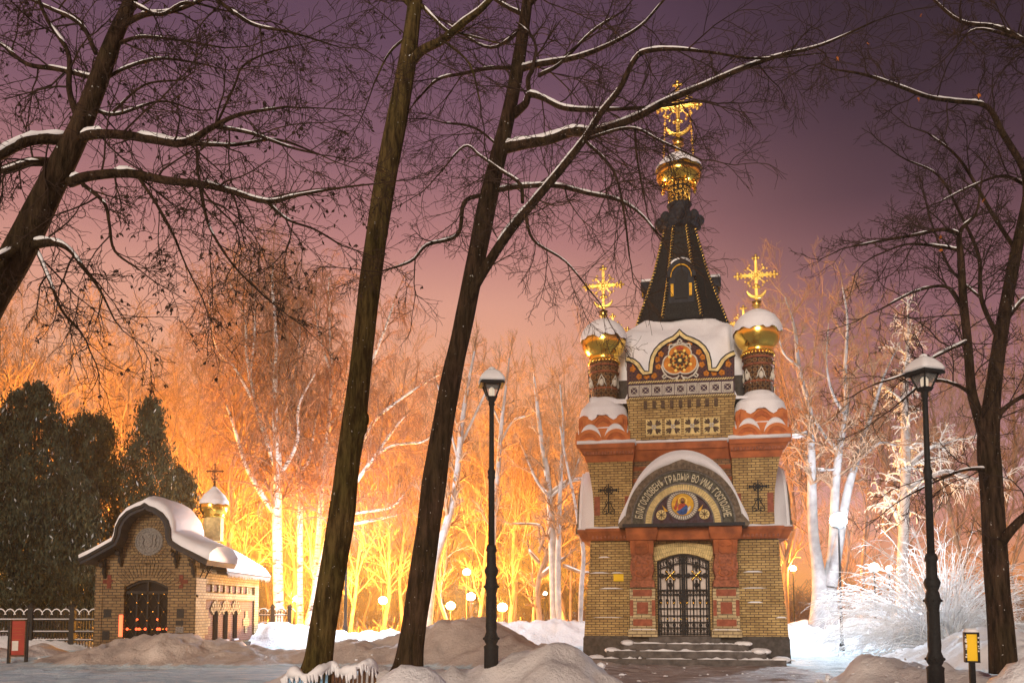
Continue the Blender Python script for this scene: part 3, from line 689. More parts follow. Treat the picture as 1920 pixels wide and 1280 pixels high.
# portal: carved columns on brick piers
colp = [(985, 30), (1000, 29), (1011, 26), (1012, 22), (1036, 21), (1040, 19), (1046, 19), (1054, 21), (1066, 22), (1074, 20), (1080, 18), (1085, 19), (1088, 22), (1100, 23)]
for sx in (-1, 1):
    cxp = sx * W(77, 1050, -.4); mb = MB()
    for (pa, ha), (pb, hb) in zip(colp, colp[1:]):
        a, b = W(ha, pa, -.4), W(hb, pb, -.4); mb.frus((cxp - b, cxp + b, -.42 - (b - .3), .4), (cxp - a, cxp + a, -.42 - (a - .3), .4), Z(pb, -.4), Z(pa, -.4))
    col = part(mb, 'portal_column', 'terracotta'); mb = MB()
    for (pa, ha), (pb, hb) in zip(colp[4:-1], colp[5:]):
        a, b = W(ha, pa, -.4) + .006, W(hb, pb, -.4) + .006; mb.frus((cxp - b, cxp + b, -.42 - (b - .3), .39), (cxp - a, cxp + a, -.42 - (a - .3), .39), Z(pb, -.4), Z(pa, -.4))
    part(mb, 'carved_shaft', 'carved_stone', False, col)
    cv = MB()   # carved relief on the shaft and neck
    for (pa, pb, hw) in ((1014, 1034, 19), (1050, 1078, 18)):
        for j in range(3):
            zz = Z(pb - (pb - pa) * (j + .5) / 3, -.45)
            for s2 in (-1, 1):
                pts = [(cxp + s2 * (.03 + .16 * sin(u * 2.4)) * 1.0, -.465 - (W(hw, 1050, -.4) - .3), zz + .10 * cos(u * 2.4) * (1 if j % 2 else -1)) for u in [i / 7 for i in range(8)]]; cv.tube(pts, 0.022, 5)
    part(cv, 'carving', 'terracotta', True, col)
    pr = MB(); pw = W(24, 1150, -.3); pr.box(cxp - pw, cxp + pw, -.30, .4, Z(1180, -.3), Z(1100, -.3)); pr.box(cxp - pw - .05, cxp + pw + .05, -.36, .4, zP - .01, Z(1180, -.3)); part(pr, 'pier', 'pale_brick')
    pn = MB()
    for (pa, pb, hw) in ((1104, 1117, 18), (1128, 1150, 10.5), (1160, 1173, 18)):
        a = W(hw, 1140, -.3); pn.box(cxp - a, cxp + a, -.312, -.28, Z(pb, -.3), Z(pa, -.3))
    for s2 in (-1, 1):
        x0 = cxp + s2 * W(20.5, 1140, -.3); pn.box(x0 - .05, x0 + .05, -.310, -.28, Z(1154, -.3), Z(1124, -.3))
    part(pn, 'red_panel', 'red_stone')
    cs_ = MB(); cs_.frus((cxp - pw - .03, cxp + pw + .03, -.35, -.28), (cxp - pw + .05, cxp + pw - .05, -.33, -.29), Z(1180, -.3), Z(1178.5, -.3)); part(cs_, 'pier_snow', 'snow')
lt = MB(); lt.box(-W(50), W(50), -.25, .31, Z(1011, -.2), Z(986, -.2)); part(lt, 'lintel', 'terracotta')
fs = MB(); fs.box(-W(112, 985, -.5), W(112, 985, -.5), -.70, .1, Z(987, -.5), Z(981, -.5)); part(fs, 'sill_slab', 'dark_metal')

# arched pediment (also over the sides and the back)
PDp = -.55
def arcpts(rx, rz, c, n=40, a0=0., a1=pi, ogee=0.): return [(rx * cos(a0 + (a1 - a0) * i / n), c + rz * sin(a0 + (a1 - a0) * i / n) + (ogee * max(0, 1 - abs((i / n) - .5) * 14))) for i in range(n + 1)]
zs = Z(981, PDp); q = mpp(930, Yd(PDp)); r_o = 107 * q; k_z = (Z(868, PDp) - zs) / r_o
def A(r, **k): return arcpts(r * q, r * q * k_z, zs, **k)
def rim():
    mb = MB(); mb.ring(A(107, ogee=.10), A(96), PDp - .10, .4)
    for s in (-1, 1): mb.prism([(s * 97 * q, zs - .02), (s * 107 * q, zs + .25), (s * 121 * q, zs - .02), (s * 118 * q, zs - .10), (s * 97 * q, zs - .06)], PDp - .12, .4)
    return mb
part(four(rim, .48), 'arch_rim', 'rim_metal')
def beads():
    mb = MB(); p = A(101, n=30)
    for x, z in p: mb.ball((x, PDp - .10, z), .055, 6, 4, (1, .4, 1))
    return mb
part(beads(), 'rim_leaves', 'rim_metal', True)
def backplate(): return MB().ring(A(96), A(70), PDp, .40)
part(four(backplate, .48), 'inscription_band', 'green_tile')
def mould():
    mb = MB(); mb.ring(A(96), A(93.5), PDp - .04, PDp + .01); mb.ring(A(72), A(69.5), PDp - .04, PDp + .01); mb.ring(A(58), A(55.5), PDp - .03, .4); return mb
part(four(mould, .48), 'arch_moulding', 'grey_tile')
def sold():
    mb = MB(); n = 46
    for i in range(n):
        a0, a1 = pi * i / n, pi * (i + .84) / n
        f = lambda r, a: (r * q * cos(a), zs + r * q * k_z * sin(a))
        mb.prism([f(58, a0), f(69.5, a0), f(69.5, a1), f(58, a1)], PDp - .012, .3)
    return mb
part(four(sold, .48), 'arch_bricks', 'cream_tile')
def tymp():
    return MB().prism(A(57, n=32), PDp + .06, .35)
part(four(tymp, .48), 'tympanum', 'violet_tile')
# round icon with its tiled border, and the two rosettes
ic = (0.0, Z(945.5, PDp)); cm = MB(); dk = MB(); nb = 40
disc = lambda cx, cz, r, n=28: [(cx + r * cos(2 * pi * i / n), cz + r * sin(2 * pi * i / n)) for i in range(n)]
dk.prism(disc(ic[0], ic[1], 29.5 * q), PDp + .0, PDp + .07)
for i in range(nb):
    a0, a1 = 2 * pi * i / nb, 2 * pi * (i + .62) / nb; f = lambda r, a: (ic[0] + r * q * cos(a), ic[1] + r * q * sin(a)); cm.prism([f(22, a0), f(28, a0), f(28, a1), f(22, a1)], PDp - .015, PDp + .01)
icn = part(dk, 'icon_roundel', 'grey_tile'); part(cm, 'roundel_border', 'white_tile', False, icn)
g = MB().prism(disc(ic[0], ic[1], 20.5 * q), PDp - .02, PDp + .01); part(g, 'gold_ground', 'icon_gold', False, icn)
h = MB().ring(disc(ic[0], ic[1] + 7 * q, 8.2 * q), disc(ic[0], ic[1] + 7 * q, 7.0 * q), PDp - .030, PDp - .018, True); part(h, 'halo', 'halo_gold', False, icn)
def blob(name, pts, mat, y0): part(MB().prism([(ic[0] + a * q, ic[1] + b * q) for a, b in pts], y0, y0 + .02), name, mat, False, icn)
blob('robe', [(-8, -12), (-9, -3), (-6, 1), (-2, 2.5), (3, 2.5), (7, 0), (9, -5), (8, -14), (0, -19)], 'icon_red', PDp - .036)
blob('cloak', [(-12, -13), (-5, -10), (1, -5), (6, -1), (9, -3), (9, -10), (7, -17), (1, -19.5), (-6, -18.5)], 'icon_blue', PDp - .044)
blob('wing', [(-17, -6), (-14, -2), (-12, 6), (-9, 12), (-9, 2), (-11, -8), (-14, -11)], 'icon_red', PDp - .034)
blob('scroll', [(8, -9), (13, -2), (15, -5), (12, -11), (9, -14)], 'paper', PDp - .036)
blob('hair', [(-3.6, 3), (-3.9, 8), (-2.5, 11.5), (0, 12.6), (2.5, 11.5), (3.9, 8), (3.6, 3)], 'icon_hair', PDp - .050)
blob('face', [(-2.3, 5), (-2.5, 9), (-1.2, 11), (1.2, 11), (2.5, 9), (2.3, 5), (0, 3)], 'icon_skin', PDp - .056)
blob('beard', [(-2.1, 5.6), (-1, 6.2), (1, 6.2), (2.1, 5.6), (1.3, 2.6), (0, 1.6), (-1.3, 2.6)], 'icon_hair', PDp - .062)
blob('raised_hand', [(-12, 0), (-11, 5), (-9.5, 5), (-9, 1), (-7, -4), (-9, -5)], 'icon_skin', PDp - .050)
for s in (-1, 1):
    cx, cz = s * 39.5 * q, Z(964, PDp); ro = part(MB().prism(disc(cx, cz, 9.3 * q), PDp - .01, PDp + .07), 'rosette', 'cream_tile'); sp = MB()
    for k in range(4):
        a = k * pi / 4; sp.tube([(cx - 8 * q * cos(a), PDp - .014, cz - 8 * q * sin(a)), (cx + 8 * q * cos(a), PDp - .014, cz + 8 * q * sin(a))], .010, 4)
    sp.ball((cx, PDp - .02, cz), .03, 8, 4); part(sp, 'rosette_lines', 'brown_tile', False, ro)
    part(MB().prism([(s * 27 * q, zs + 24 * q), (s * 38 * q, zs + 36 * q), (s * 33 * q, zs + 23 * q)], PDp + .02, PDp + .07), 'gold_corner', 'icon_gold')
# the inscription, letter by letter round the arch
def letter(ch, h, wd):
    cu = bpy.data.curves.new('t', 'FONT'); cu.body = ch; cu.size = 1; cu.extrude = .02; cu.offset = .006
    o = bpy.data.objects.new('t', cu); COL.objects.link(o); dg = bpy.context.evaluated_depsgraph_get(); dg.update()
    me = o.evaluated_get(dg).to_mesh(); V = [tuple(v.co) for v in me.vertices]; F = [tuple(p.vertices) for p in me.polygons]
    o.to_mesh_clear(); bpy.data.objects.remove(o); bpy.data.curves.remove(cu)
    if not V: return None
    xs = [v[0] for v in V]; ys = [v[1] for v in V]; x0, x1, y0, y1 = min(xs), max(xs), min(ys), max(ys)
    return [((x - (x0 + x1) / 2) / (x1 - x0) * wd, (y - y0) / (y1 - y0) * h, z) for x, y, z in V], F
text = 'БЛАГОСЛОВЕНЪ·ГРѦДЫЙ·ВО·ИМѦ·ГОСПОДНЕ'
wts = {'·': .7, 'Ы': 1.25, 'Ѧ': 1.15, 'М': 1.25, 'Д': 1.15, 'Ъ': 1.1}
tot = sum(wts.get(c, 1.) for c in text); a = R(173); span = R(166); ins = MB(); dots = MB()
for c in text:
    da = span * wts.get(c, 1.) / tot; am = a - da / 2; a -= da
    r = 75.5 * q; base = Vector((r * cos(am), PDp - .02, zs + r * k_z * sin(am)))
    rot = Matrix.Translation(base) @ Matrix.Rotation(-(am - pi / 2), 4, 'Y') @ Matrix.Rotation(pi / 2, 4, 'X')
    if c == '·': dots.ball((82.5 * q * cos(am), PDp - .01, zs + 82.5 * q * k_z * sin(am)), .05, 8, 4, (1, .4, 1)); continue
    L_ = letter(c, 14 * q, da * r * .92)
    if L_: ins.add([tuple(rot @ Vector(v)) for v in L_[0]], L_[1])
part(ins, 'inscription', 'letter_cream'); part(dots, 'inscription_flowers', 'grey_tile', True)
# thick snow lying over each arched hood
def vault_snow():
    n = 40; o = []; i_ = []
    for k in range(n + 1):
        a = pi * k / n; th = 2.5 + 23 * max(0, sin(a)) ** 3.2; i_.append(((107) * q * cos(a), zs + 107 * q * k_z * sin(a)))
        e = 11 * abs(cos(a)) ** 26; o.append(((107 + th + e) * q * cos(a) * 1.0, zs + (107 + th * .95) * q * k_z * sin(a) - (.0 if 0 < k < n else .03)))
    mb = MB(); mb.ring(o, i_, PDp + .05, .28); o2 = [(x * .985, z - .05) for x, z in o]; mb.ring(o2, i_, PDp - .04, PDp + .05); return mb
part(four(vault_snow, .48), 'hood_snow', 'roof_snow', True)

# gate: a cream door behind a wrought iron grille with gilded bosses
part(MB().box(-dw, dw, .46, .52, zP, Z(1035, .2)), 'inner_door', 'cream_panel')
ir = MB(); go = MB(); y0, y1 = .34, .38; zb, zt = zP + .02, Z(1052, .3); b = .022
gt = lambda x: zt + (Z(1039, .3) - zt) * sin(pi * (x + dw) / (2 * dw))
for x in (-dw + .03, -.03, .03, dw - .03): ir.box(x - .028, x + .028, y0 - .01, y1 + .01, zb, gt(x) - .01)
H = lambda f: zb + (gt(0) - zb) * f
for f in (.015, .09, .16, .24, .33, .50, .56): ir.box(-dw, dw, y0 - .005, y1, H(f) - .018, H(f) + .018)
for s0, s1 in ((-dw, 0), (0, dw)):
    n = 8
    for k in range(1, n):
        x = s0 + (s1 - s0) * k / n; hi = .33 if k % 2 == 0 else .50
        ir.box(x - .011, x + .011, y0, y1 - .01, zb, H(.56) if k % 2 else H(.50))
    for k in range(4):
        x = s0 + (s1 - s0) * (k + .5) / 4; ir.box(x - .02, x + .02, y0, y1, zb, gt(x) - .03)
        go.ball((x, y0 - .02, H(.40)), .042, 10, 6); go.ball((x, y0 - .02, H(.20)), .026, 8, 5); ir.ball((x, y0 - .01, H(.43)), .05, 8, 5, (1, .5, 1)); ir.ball((x, y0 - .01, H(.125)), .055, 6, 4, (1, .3, 1))
        for j in range(2):
            cx = x + (j - .5) * .13; ir.tube([(cx + .045 * cos(t), y0 - .005, H(.05) + .045 * sin(t)) for t in [i * .7 for i in range(10)]], .009, 4); ir.tube([(cx + .045 * cos(t), y0 - .005, H(.53) + .045 * sin(t)) for t in [i * .7 for i in range(10)]], .009, 4)
    mid = (s0 + s1) / 2; zc = H(.74)
    ir.box(s0 + .05, s1 - .05, y0 - .005, y1, zc - .022, zc + .022)
    for dx, dz_ in ((1, 0), (-1, 0), (0, 1), (0, -1)):
        for t_ in (.14, .24, .33): ir.ball((mid + dx * t_, y0 - .01, zc + dz_ * t_ * 1.12), .075 - abs(t_ - .24) * .35, 8, 5, (1, .35, 1))
    for dx, dz_ in ((1, 1), (-1, 1), (1, -1), (-1, -1)):
        go.ball((mid + dx * .115, y0 - .025, zc + dz_ * .115), .042, 8, 5); go.tube([(mid, y0 - .02, zc), (mid + dx * .1, y0 - .02, zc + dz_ * .1)], .014, 5)
    go.ball((mid, y0 - .03, zc), .062, 10, 6)
xs = [-dw + .02 + (2 * dw - .04) * i / 16 for i in range(17)]
ir.ring([(x, gt(x)) for x in xs], [(x, gt(x) - .05) for x in xs], y0 - .01, y1 + .01); ir.ring([(x, gt(x) - .23) for x in xs], [(x, gt(x) - .27) for x in xs], y0 - .01, y1)
for i in range(20):
    x = -dw + .08 + (2 * dw - .16) * i / 19; ir.tube([(x + .045 * cos(t), y0, gt(x) - .14 + .06 * sin(t)) for t in [j * .8 + (i % 2) * 3 for j in range(7)]], .010, 4)
ir.box(-.14, .14, y0 - .03, y1, H(.44), H(.49))
gate = part(ir, 'gate', 'black_iron'); part(go, 'gilded_boss', 'gold', True, gate)

# upper storey: corner pylons that flare to terracotta corbels, striped wall between
up = [(985, 167), (960, 166.5), (920, 168), (890, 172), (862, 177)]
zS = Z(829)
for sx in (-1, 1):
    for rear in (0, 1):
        mb = MB(); tc_ = MB()
        def fr(mb, pa, oa, ia, pb, ob, ib, grow0=0, grow1=0):
            a = (W(ia, pa), W(oa, pa), .0 + .12 - grow0, 1.62 + grow0); b = (W(ib, pb), W(ob, pb), .12 - grow1, 1.62 + grow1); mb.frus(a, b, Z(pa), Z(pb))
        for (pa, oa), (pb, ob) in zip(up, up[1:]): fr(mb, pa, oa, 97 - (985 - pa) * .05, pb, ob, 97 - (985 - pb) * .05, (oa - 167) * .016, (ob - 167) * .016)
        fr(tc_, 862, 178.5, 90, 850, 182, 88, .20, .24); fr(tc_, 850, 184, 88, 838, 191, 86, .26, .36); fr(tc_, 838, 194, 86, 829.5, 195, 86, .40, .40)
        for q_ in (mb, tc_):
            if sx < 0: q_.v = [(-x, y, z) for x, y, z in q_.v]; q_.f = [f[::-1] for f in q_.f]
            if rear: q_.v = [(x, PD - y, z) for x, y, z in q_.v]; q_.f = [f[::-1] for f in q_.f]
        tw = part(mb, 'upper_pylon', 'yellow_brick'); part(tc_, 'corbel', 'terracotta', False, tw)
        if not rear:
            dn = MB()
            for k in range(17):
                x = sx * W(91 + k * 5.6, 845); dn.box(x - .03, x + .03, -.20, -.02, Z(849), Z(843))
            part(dn, 'corbel_teeth', 'carved_stone', False, tw)
            rp = MB()
            for px_ in (102, 160): x = sx * W(px_, 940); rp.box(x - W(5.5), x + W(5.5), .105, .16, Z(962), Z(926))
            part(rp, 'red_panel', 'red_stone', False, tw)
        sl = MB(); n = 14; top = [(W(85) + W(111) * i / n, zS + .09 + .035 * noise.noise((i * .5, sx, rear))) for i in range(n + 1)]
        sl.prism([(W(84.5), zS)] + top + [(W(196.5), zS)], -.31, 2.02)
        if sx < 0: sl.v = [(-x, y, z) for x, y, z in sl.v]; sl.f = [f[::-1] for f in sl.f]
        if rear: sl.v = [(x, PD - y, z) for x, y, z in sl.v]; sl.f = [f[::-1] for f in sl.f]
        part(sl, 'ledge_snow', 'roof_snow', True, tw)
def striped():
    mb = MB(); mb.box(-W(99), W(99), .42, .9, zC1 - .02, Z(862, .4)); return mb
part(four(striped), 'recessed_wall', 'banded_brick')
def stripes():
    mb = MB()
    for pa in (880, 902, 925, 948, 970): mb.box(-W(98.5), W(98.5), .39, .5, Z(pa, .4), Z(pa - 7, .4))
    mb.frus((-W(98), W(98), .38, .9), (-W(98), W(98), .25, .9), Z(862, .4), Z(842, .3)); mb.box(-W(97), W(97), .20, .9, Z(842, .3), Z(829, .3)); return mb
part(four(stripes), 'terracotta_bands', 'terracotta')
def midsnow():
    mb = MB(); n = 24; h = W(86, 829); z0 = Z(829, .3); mb.prism([(-h, z0)] + [(-h + 2 * h * i / n, z0 + .07 + .02 * noise.noise((i * .6, 7, 1))) for i in range(n + 1)] + [(h, z0)], .16, .5); return mb
part(four(midsnow), 'ledge_snow', 'roof_snow', True)
# forged crosses on the two front pylons
def forged_cross(cx, zb_, h, y, mat, name, parent, fancy=True):
    mb = MB(); s = h; r = .016; T = lambda pts, rr=r: mb.tube([(cx + a * s, y, zb_ + b_ * s) for a, b_ in pts], rr, 5)
    T([(0, 0.05), (0, 1.0)], .024); T([(-.26, .70), (.26, .70)], .022)
    T([(.13 * cos(t), .70 + .13 * sin(t)) for t in [i * pi / 8 for i in range(17)]])
    T([(.07 * cos(t), .70 + .07 * sin(t)) for t in [i * pi / 5 for i in range(11)]])
    for k in range(4): a_ = pi / 4 + k * pi / 2; T([(.0, .70), (.17 * cos(a_), .70 + .17 * sin(a_))], .012)
    for a_, b_ in ((.26, .70), (-.26, .70), (0, .97)):
        for u, v_ in ((.03, .03), (-.03, .03), (.03, -.03), (-.03, -.03)): mb.ball((cx + (a_ + u) * s, y, zb_ + (b_ + v_) * s), .024, 6, 4)
    for sg in (-1, 1):
        T([(sg * x_, z_) for x_, z_ in [(0, .36), (.06, .30), (.10, .20), (.17, .10), (.17, .03), (.11, .0), (.06, .04), (.07, .10), (.12, .10), (.13, .06)]], .014)
        T([(sg * x_, z_) for x_, z_ in [(0, .34), (.06, .38), (.10, .36), (.10, .32), (.05, .30)]], .013)
        T([(0, .05), (sg * .1, .0)], .014)
    return mb.build(name, mat, parent)
for sx in (-1, 1): forged_cross(sx * W(138, 930), Z(960), Z(895) - Z(960), .085, 'black_iron', 'wall_cross', chapel)

# kokoshnik tiers, snow dome, drum and gilded onion on each corner
def cross_mesh(h, cx, cy, z0, w_=.38, flip=False):
    mb = MB(); P = lambda a, b_, r: mb.ball((cx + a * h, cy, z0 + b_ * h), r * h, 7, 5, (1, .6, 1))
    def T(pts, r): mb.tube([(cx + a * h, cy, z0 + b_ * h) for a, b_ in pts], r * h, 6)
    mb.lathe([(h * .05, z0 - .15), (h * .045, z0 + h * .10), (h * .085, z0 + h * .12), (h * .06, z0 + h * .15), (h * .085, z0 + h * .19), (h * .03, z0 + h * .21), (h * .02, z0 + h * .24)], (cx, cy), 10)
    T([(0, .2), (0, .97)], .016); T([(-w_ * .8, .68), (w_ * .8, .68)], .016); T([(-.02, .2), (-.02, .95)], .008); T([(.02, .2), (.02, .95)], .008)
    for zz in (-.02, .02): T([(-w_ * .75, .68 + zz), (w_ * .75, .68 + zz)], .008)
    T([(.16 * sin(t) * 1.0, .40 - .14 * cos(t)) for t in [-1.5 + i * .3 for i in range(11)]], .018)
    T([(.15 * sin(t), .41 - .125 * cos(t)) for t in [-1.1 + i * .22 for i in range(11)]], .022)
    T([(.09 * cos(t), .68 + .09 * sin(t)) for t in [i * pi / 6 for i in range(13)]], .011)
    for a, b_ in ((w_, .68), (-w_, .68), (0, 1.0)):
        P(a, b_, .04)
        for u, v_ in ((.05, 0), (-.05, 0), (0, .05), (0, -.05)): P(a + u, b_ + v_, .026)
    for k in range(4):
        t = pi / 4 + k * pi / 2; T([(0, .68), (.17 * cos(t), .68 + .17 * sin(t))], .010); P(.19 * cos(t), .68 + .19 * sin(t), .032); P(.22 * cos(t + .25), .68 + .22 * sin(t + .25), .02); P(.22 * cos(t - .25), .68 + .22 * sin(t - .25), .02)
    for sg in (-1, 1):
        for f in (.35, .6, .8): P(sg * w_ * f, .68 + .035, .022); P(sg * w_ * f, .68 - .035, .022)
    P(0, .68, .045); P(0, .48, .045); P(.05, .46, .028); P(-.05, .46, .028); P(0, .56, .025); P(0, .84, .028)
    return mb
dc = .86; q1 = mpp(700, Yd(dc)); zK0 = Z(828, 0)
def zz(py): return Z(py, dc)
for sx in (-1, 1):
    for rear in (0, 1):
        cx = sx * (W(142, 740, dc)); cy = PD - dc if rear else dc
        hb = W(53, 800, 0) * .98; e = empty('corner_turret', (cx, cy, 0)); e.parent = chapel
        # lower tier: two arches a side, upper tier: one large and two halves
        zA, zB, zC_, zD = Z(827), Z(798), Z(801), Z(766)
        core_ = MB(); core_.box(-hb + .10, hb - .10, -hb + .10, hb - .10, zA - .02, zB + .05); core_.box(-hb + .42, hb - .42, -hb + .42, hb - .42, zB, zD - .15)
        ko = MB().merge(core_); rd = MB(); s1 = MB()
        def koko(cxk, zb_, rx, rz, y0_, clip=None, ogee=0):
            n = 16; cl = (lambda p: (max(-hb, min(hb, p[0])), p[1])) if clip else (lambda p: p)
            f = lambda k: [cl((cxk + rx * k * cos(pi * i / n), zb_ + rz * k * sin(pi * i / n) + (ogee * k if i == n // 2 else 0))) for i in range(n + 1)]
            return f, y0_
        mats = {}
        def face(cxk, zb_, rx, rz, yf, ogee=0, clip=None):
            f, _ = koko(cxk, zb_, rx, rz, yf, clip, ogee); o = MB()
            a = MB().ring(f(1), f(.78), yf, yf + .5); b_ = MB().ring(f(.78), f(.55), yf + .03, yf + .5); c_ = MB().prism(f(.55), yf + .055, yf + .5); return a, b_, c_
        fa = MB(); fb = MB(); so = MB()
        for s_ in (-1, 1):
            a, b_, c_ = face(s_ * hb * .5, zA, hb * .5, (zB - zA) * 1.0, -hb); fa.merge(a); fb.merge(b_); fa.merge(c_)
            n = 16; o_ = [(s_ * hb * .46 + hb * .42 * cos(pi * i / n), zA + .05 + ((zB - zA) + .13) * sin(pi * i / n)) for i in range(n + 1)]; i2 = [(s_ * hb * .46 + hb * .36 * cos(pi * i / n), zA + .05 + (zB - zA - .1) * sin(pi * i / n)) for i in range(n + 1)]
            so.ring(o_, i2, -hb + .07, -hb + .5)
        hu = hb * .93
        a, b_, c_ = face(0, zC_, hu * .50, (zD - zC_) * 1.0, -hu + .06, .05); fa.merge(a); fb.merge(b_); fa.merge(c_)
        for s_ in (-1, 1):
            n = 16; cl = lambda p: (max(-hu * .97, min(hu * .97, p[0])), p[1])
            for rk, y0_, tgt in ((1, .10, fa), (.76, .12, fb), (.5, .14, fa)):
                yy = -hu + .06 + (.10 if rk == 1 else .085 if rk == .76 else .07); tgt.prism([cl((s_ * hu * .70 + hu * .46 * rk * cos(pi * i / n), zC_ + (zD - zC_) * .96 * rk * sin(pi * i / n) + (.05 * rk if i == n // 2 else 0))) for i in range(n + 1)], yy, -hu + .5)
        A1, B1, S1 = MB(), MB(), MB()
        for k in range(4):
            Mx = Matrix.Rotation(k * pi / 2, 4, 'Z')
            for src, dst in ((fa, A1), (fb, B1), (so, S1)):
                c2 = MB(); c2.v = list(src.v); c2.f = list(src.f); dst.merge(c2.xf(Mx))
        A1.merge(core_); A1.build('kokoshnik_tiers', 'orange_clay', e); B1.build('kokoshnik_inner', 'clay_inner', e)
        # snow slab between tiers, and snow dome on top
        n = 28
        def sq(z, f, wob): return [((hb * f) * max(-1, min(1, 1.25 * cos(2 * pi * i / n))), (hb * f) * max(-1, min(1, 1.25 * sin(2 * pi * i / n))), z + wob * noise.noise((i * .9, f * 3, sx + rear))) for i in range(n)]
        L3 = [sq(zB - .06, .80, .0), sq(zB + .08, .80, .03), sq(zB + .12, .78, .03), sq(zB + .14, .6, 0)]
        for a, b_ in zip(L3, L3[1:]):
            base = len(S1.v); S1.v += a + b_; S1.f += [(base + i, base + (i + 1) % n, base + n + (i + 1) % n, base + n + i) for i in range(n)]
        S1.build('tier_snow', 'roof_snow', e, True)
        dm = MB(); L3 = []
        for (pf, rf) in ((0, .93), (.10, .92), (.38, .84), (.68, .66), (.9, .42), (1, .30)):
            zz_ = (zD - .10) + (Z(738, dc) - zD + .12) * pf; rr = hb * rf; ex = 1.0 if pf > .5 else 1.12
            # scalloped lower edge follows the kokoshnik tops
            L3.append([(rr * ex * max(-1 / ex, min(1 / ex, cos(2 * pi * i / 48))), rr * ex * max(-1 / ex, min(1 / ex, sin(2 * pi * i / 48))), zz_ + (-.12 + .22 * (.5 + .5 * cos(16 * pi * i / 48)) if pf == 0 else (-.04 if pf == .10 else 0)) + .02 * noise.noise((i * .7, pf * 5, sx))) for i in range(48)])
        for a, b_ in zip(L3, L3[1:]):
            base = len(dm.v); dm.v += a + b_; dm.f += [(base + i, base + (i + 1) % 48, base + 48 + (i + 1) % 48, base + 48 + i) for i in range(48)]
        dm.build('snow_dome', 'roof_snow', e, True)
        z = zz; p = q1
        dr = MB().lathe([(25 * p, z(742)), (25 * p, z(705)), (26.5 * p, z(690)), (26.5 * p, z(664))], n=32); drum = dr.build('drum', 'drum_tile', e, True)
        rg = MB()
        for py_, r_ in ((728, 26), (697, 27.5), (684, 27.5), (676, 28)): rg.lathe([(r_ * p - .02, z(py_)), (r_ * p + .02, z(py_) + .02), (r_ * p + .02, z(py_) + .05), (r_ * p - .02, z(py_) + .07)], n=32)
        rg.build('drum_rings', 'carved_stone', drum, True)
        ld = MB()   # little ogee frames round the drum
        for k in range(6):
            a0 = k * pi / 3 - pi / 2 + sx * .1
            pts = []
            for u, v_ in ((-.30, 0), (-.34, .25), (-.22, .45), (-.20, .6), (-.08, .75), (0, .9), (.08, .75), (.20, .6), (.22, .45), (.34, .25), (.30, 0)):
                aa = a0 + u; rr = 25.6 * p + .015 + (.02 if v_ > .6 else 0); pts.append((rr * cos(aa), rr * sin(aa), z(730) + v_ * (z(699) - z(730))))
            ld.tube(pts, .018, 5)
            ld.ball((25.8 * p * cos(a0), 25.8 * p * sin(a0), z(716)), .10, 8, 5, (.8, .8, 1.2))
        ld.build('drum_frames', 'white_tile', drum, True)
        on = MB().lathe([(27 * p, z(672)), (29 * p, z(668)), (27.5 * p, z(664)), (31 * p, z(660)), (36 * p, z(654)), (40.5 * p, z(645)), (42 * p, z(636)), (41 * p, z(627)), (37 * p, z(616)), (29 * p, z(606)), (18 * p, z(598)), (8 * p, z(592)), (3 * p, z(586))], n=40)
        dome = on.build('onion_dome', 'gold', e, True)
        fr_ = MB()
        for k in range(28):
            a0 = 2 * pi * k / 28; fr_.ball((28.5 * p * cos(a0), 28.5 * p * sin(a0), z(674)), .05, 6, 4)
        fr_.build('dome_fringe', 'gold', dome, True)
        cp = MB(); L3 = []; n = 48
        prof = [(42.2, 633), (43.0, 629), (42.0, 622), (38.5, 614), (31, 604), (20, 596), (9, 591), (2, 588)]
        for j, (r_, py_) in enumerate(prof):
            L3.append([((r_ * p + .03) * cos(2 * pi * i / n) * (1 + .01 * noise.noise((i * .5, j, 1))), (r_ * p + .03) * sin(2 * pi * i / n), z(py_) + (.16 * noise.noise((3 * cos(2 * pi * i / n) + sx * 4, 3 * sin(2 * pi * i / n), rear)) + .05 * noise.noise((9 * cos(2 * pi * i / n), 9 * sin(2 * pi * i / n), sx)) if j < 2 else 0)) for i in range(n)])
        for a, b_ in zip(L3, L3[1:]):
            base = len(cp.v); cp.v += a + b_; cp.f += [(base + i, base + (i + 1) % n, base + n + (i + 1) % n, base + n + i) for i in range(n)]
        cp.build('dome_snow', 'roof_snow', e, True)
        cross_mesh(z(494) - z(594), 0, 0, z(594), .32).build('gilded_cross', 'cross_gold', e, True)

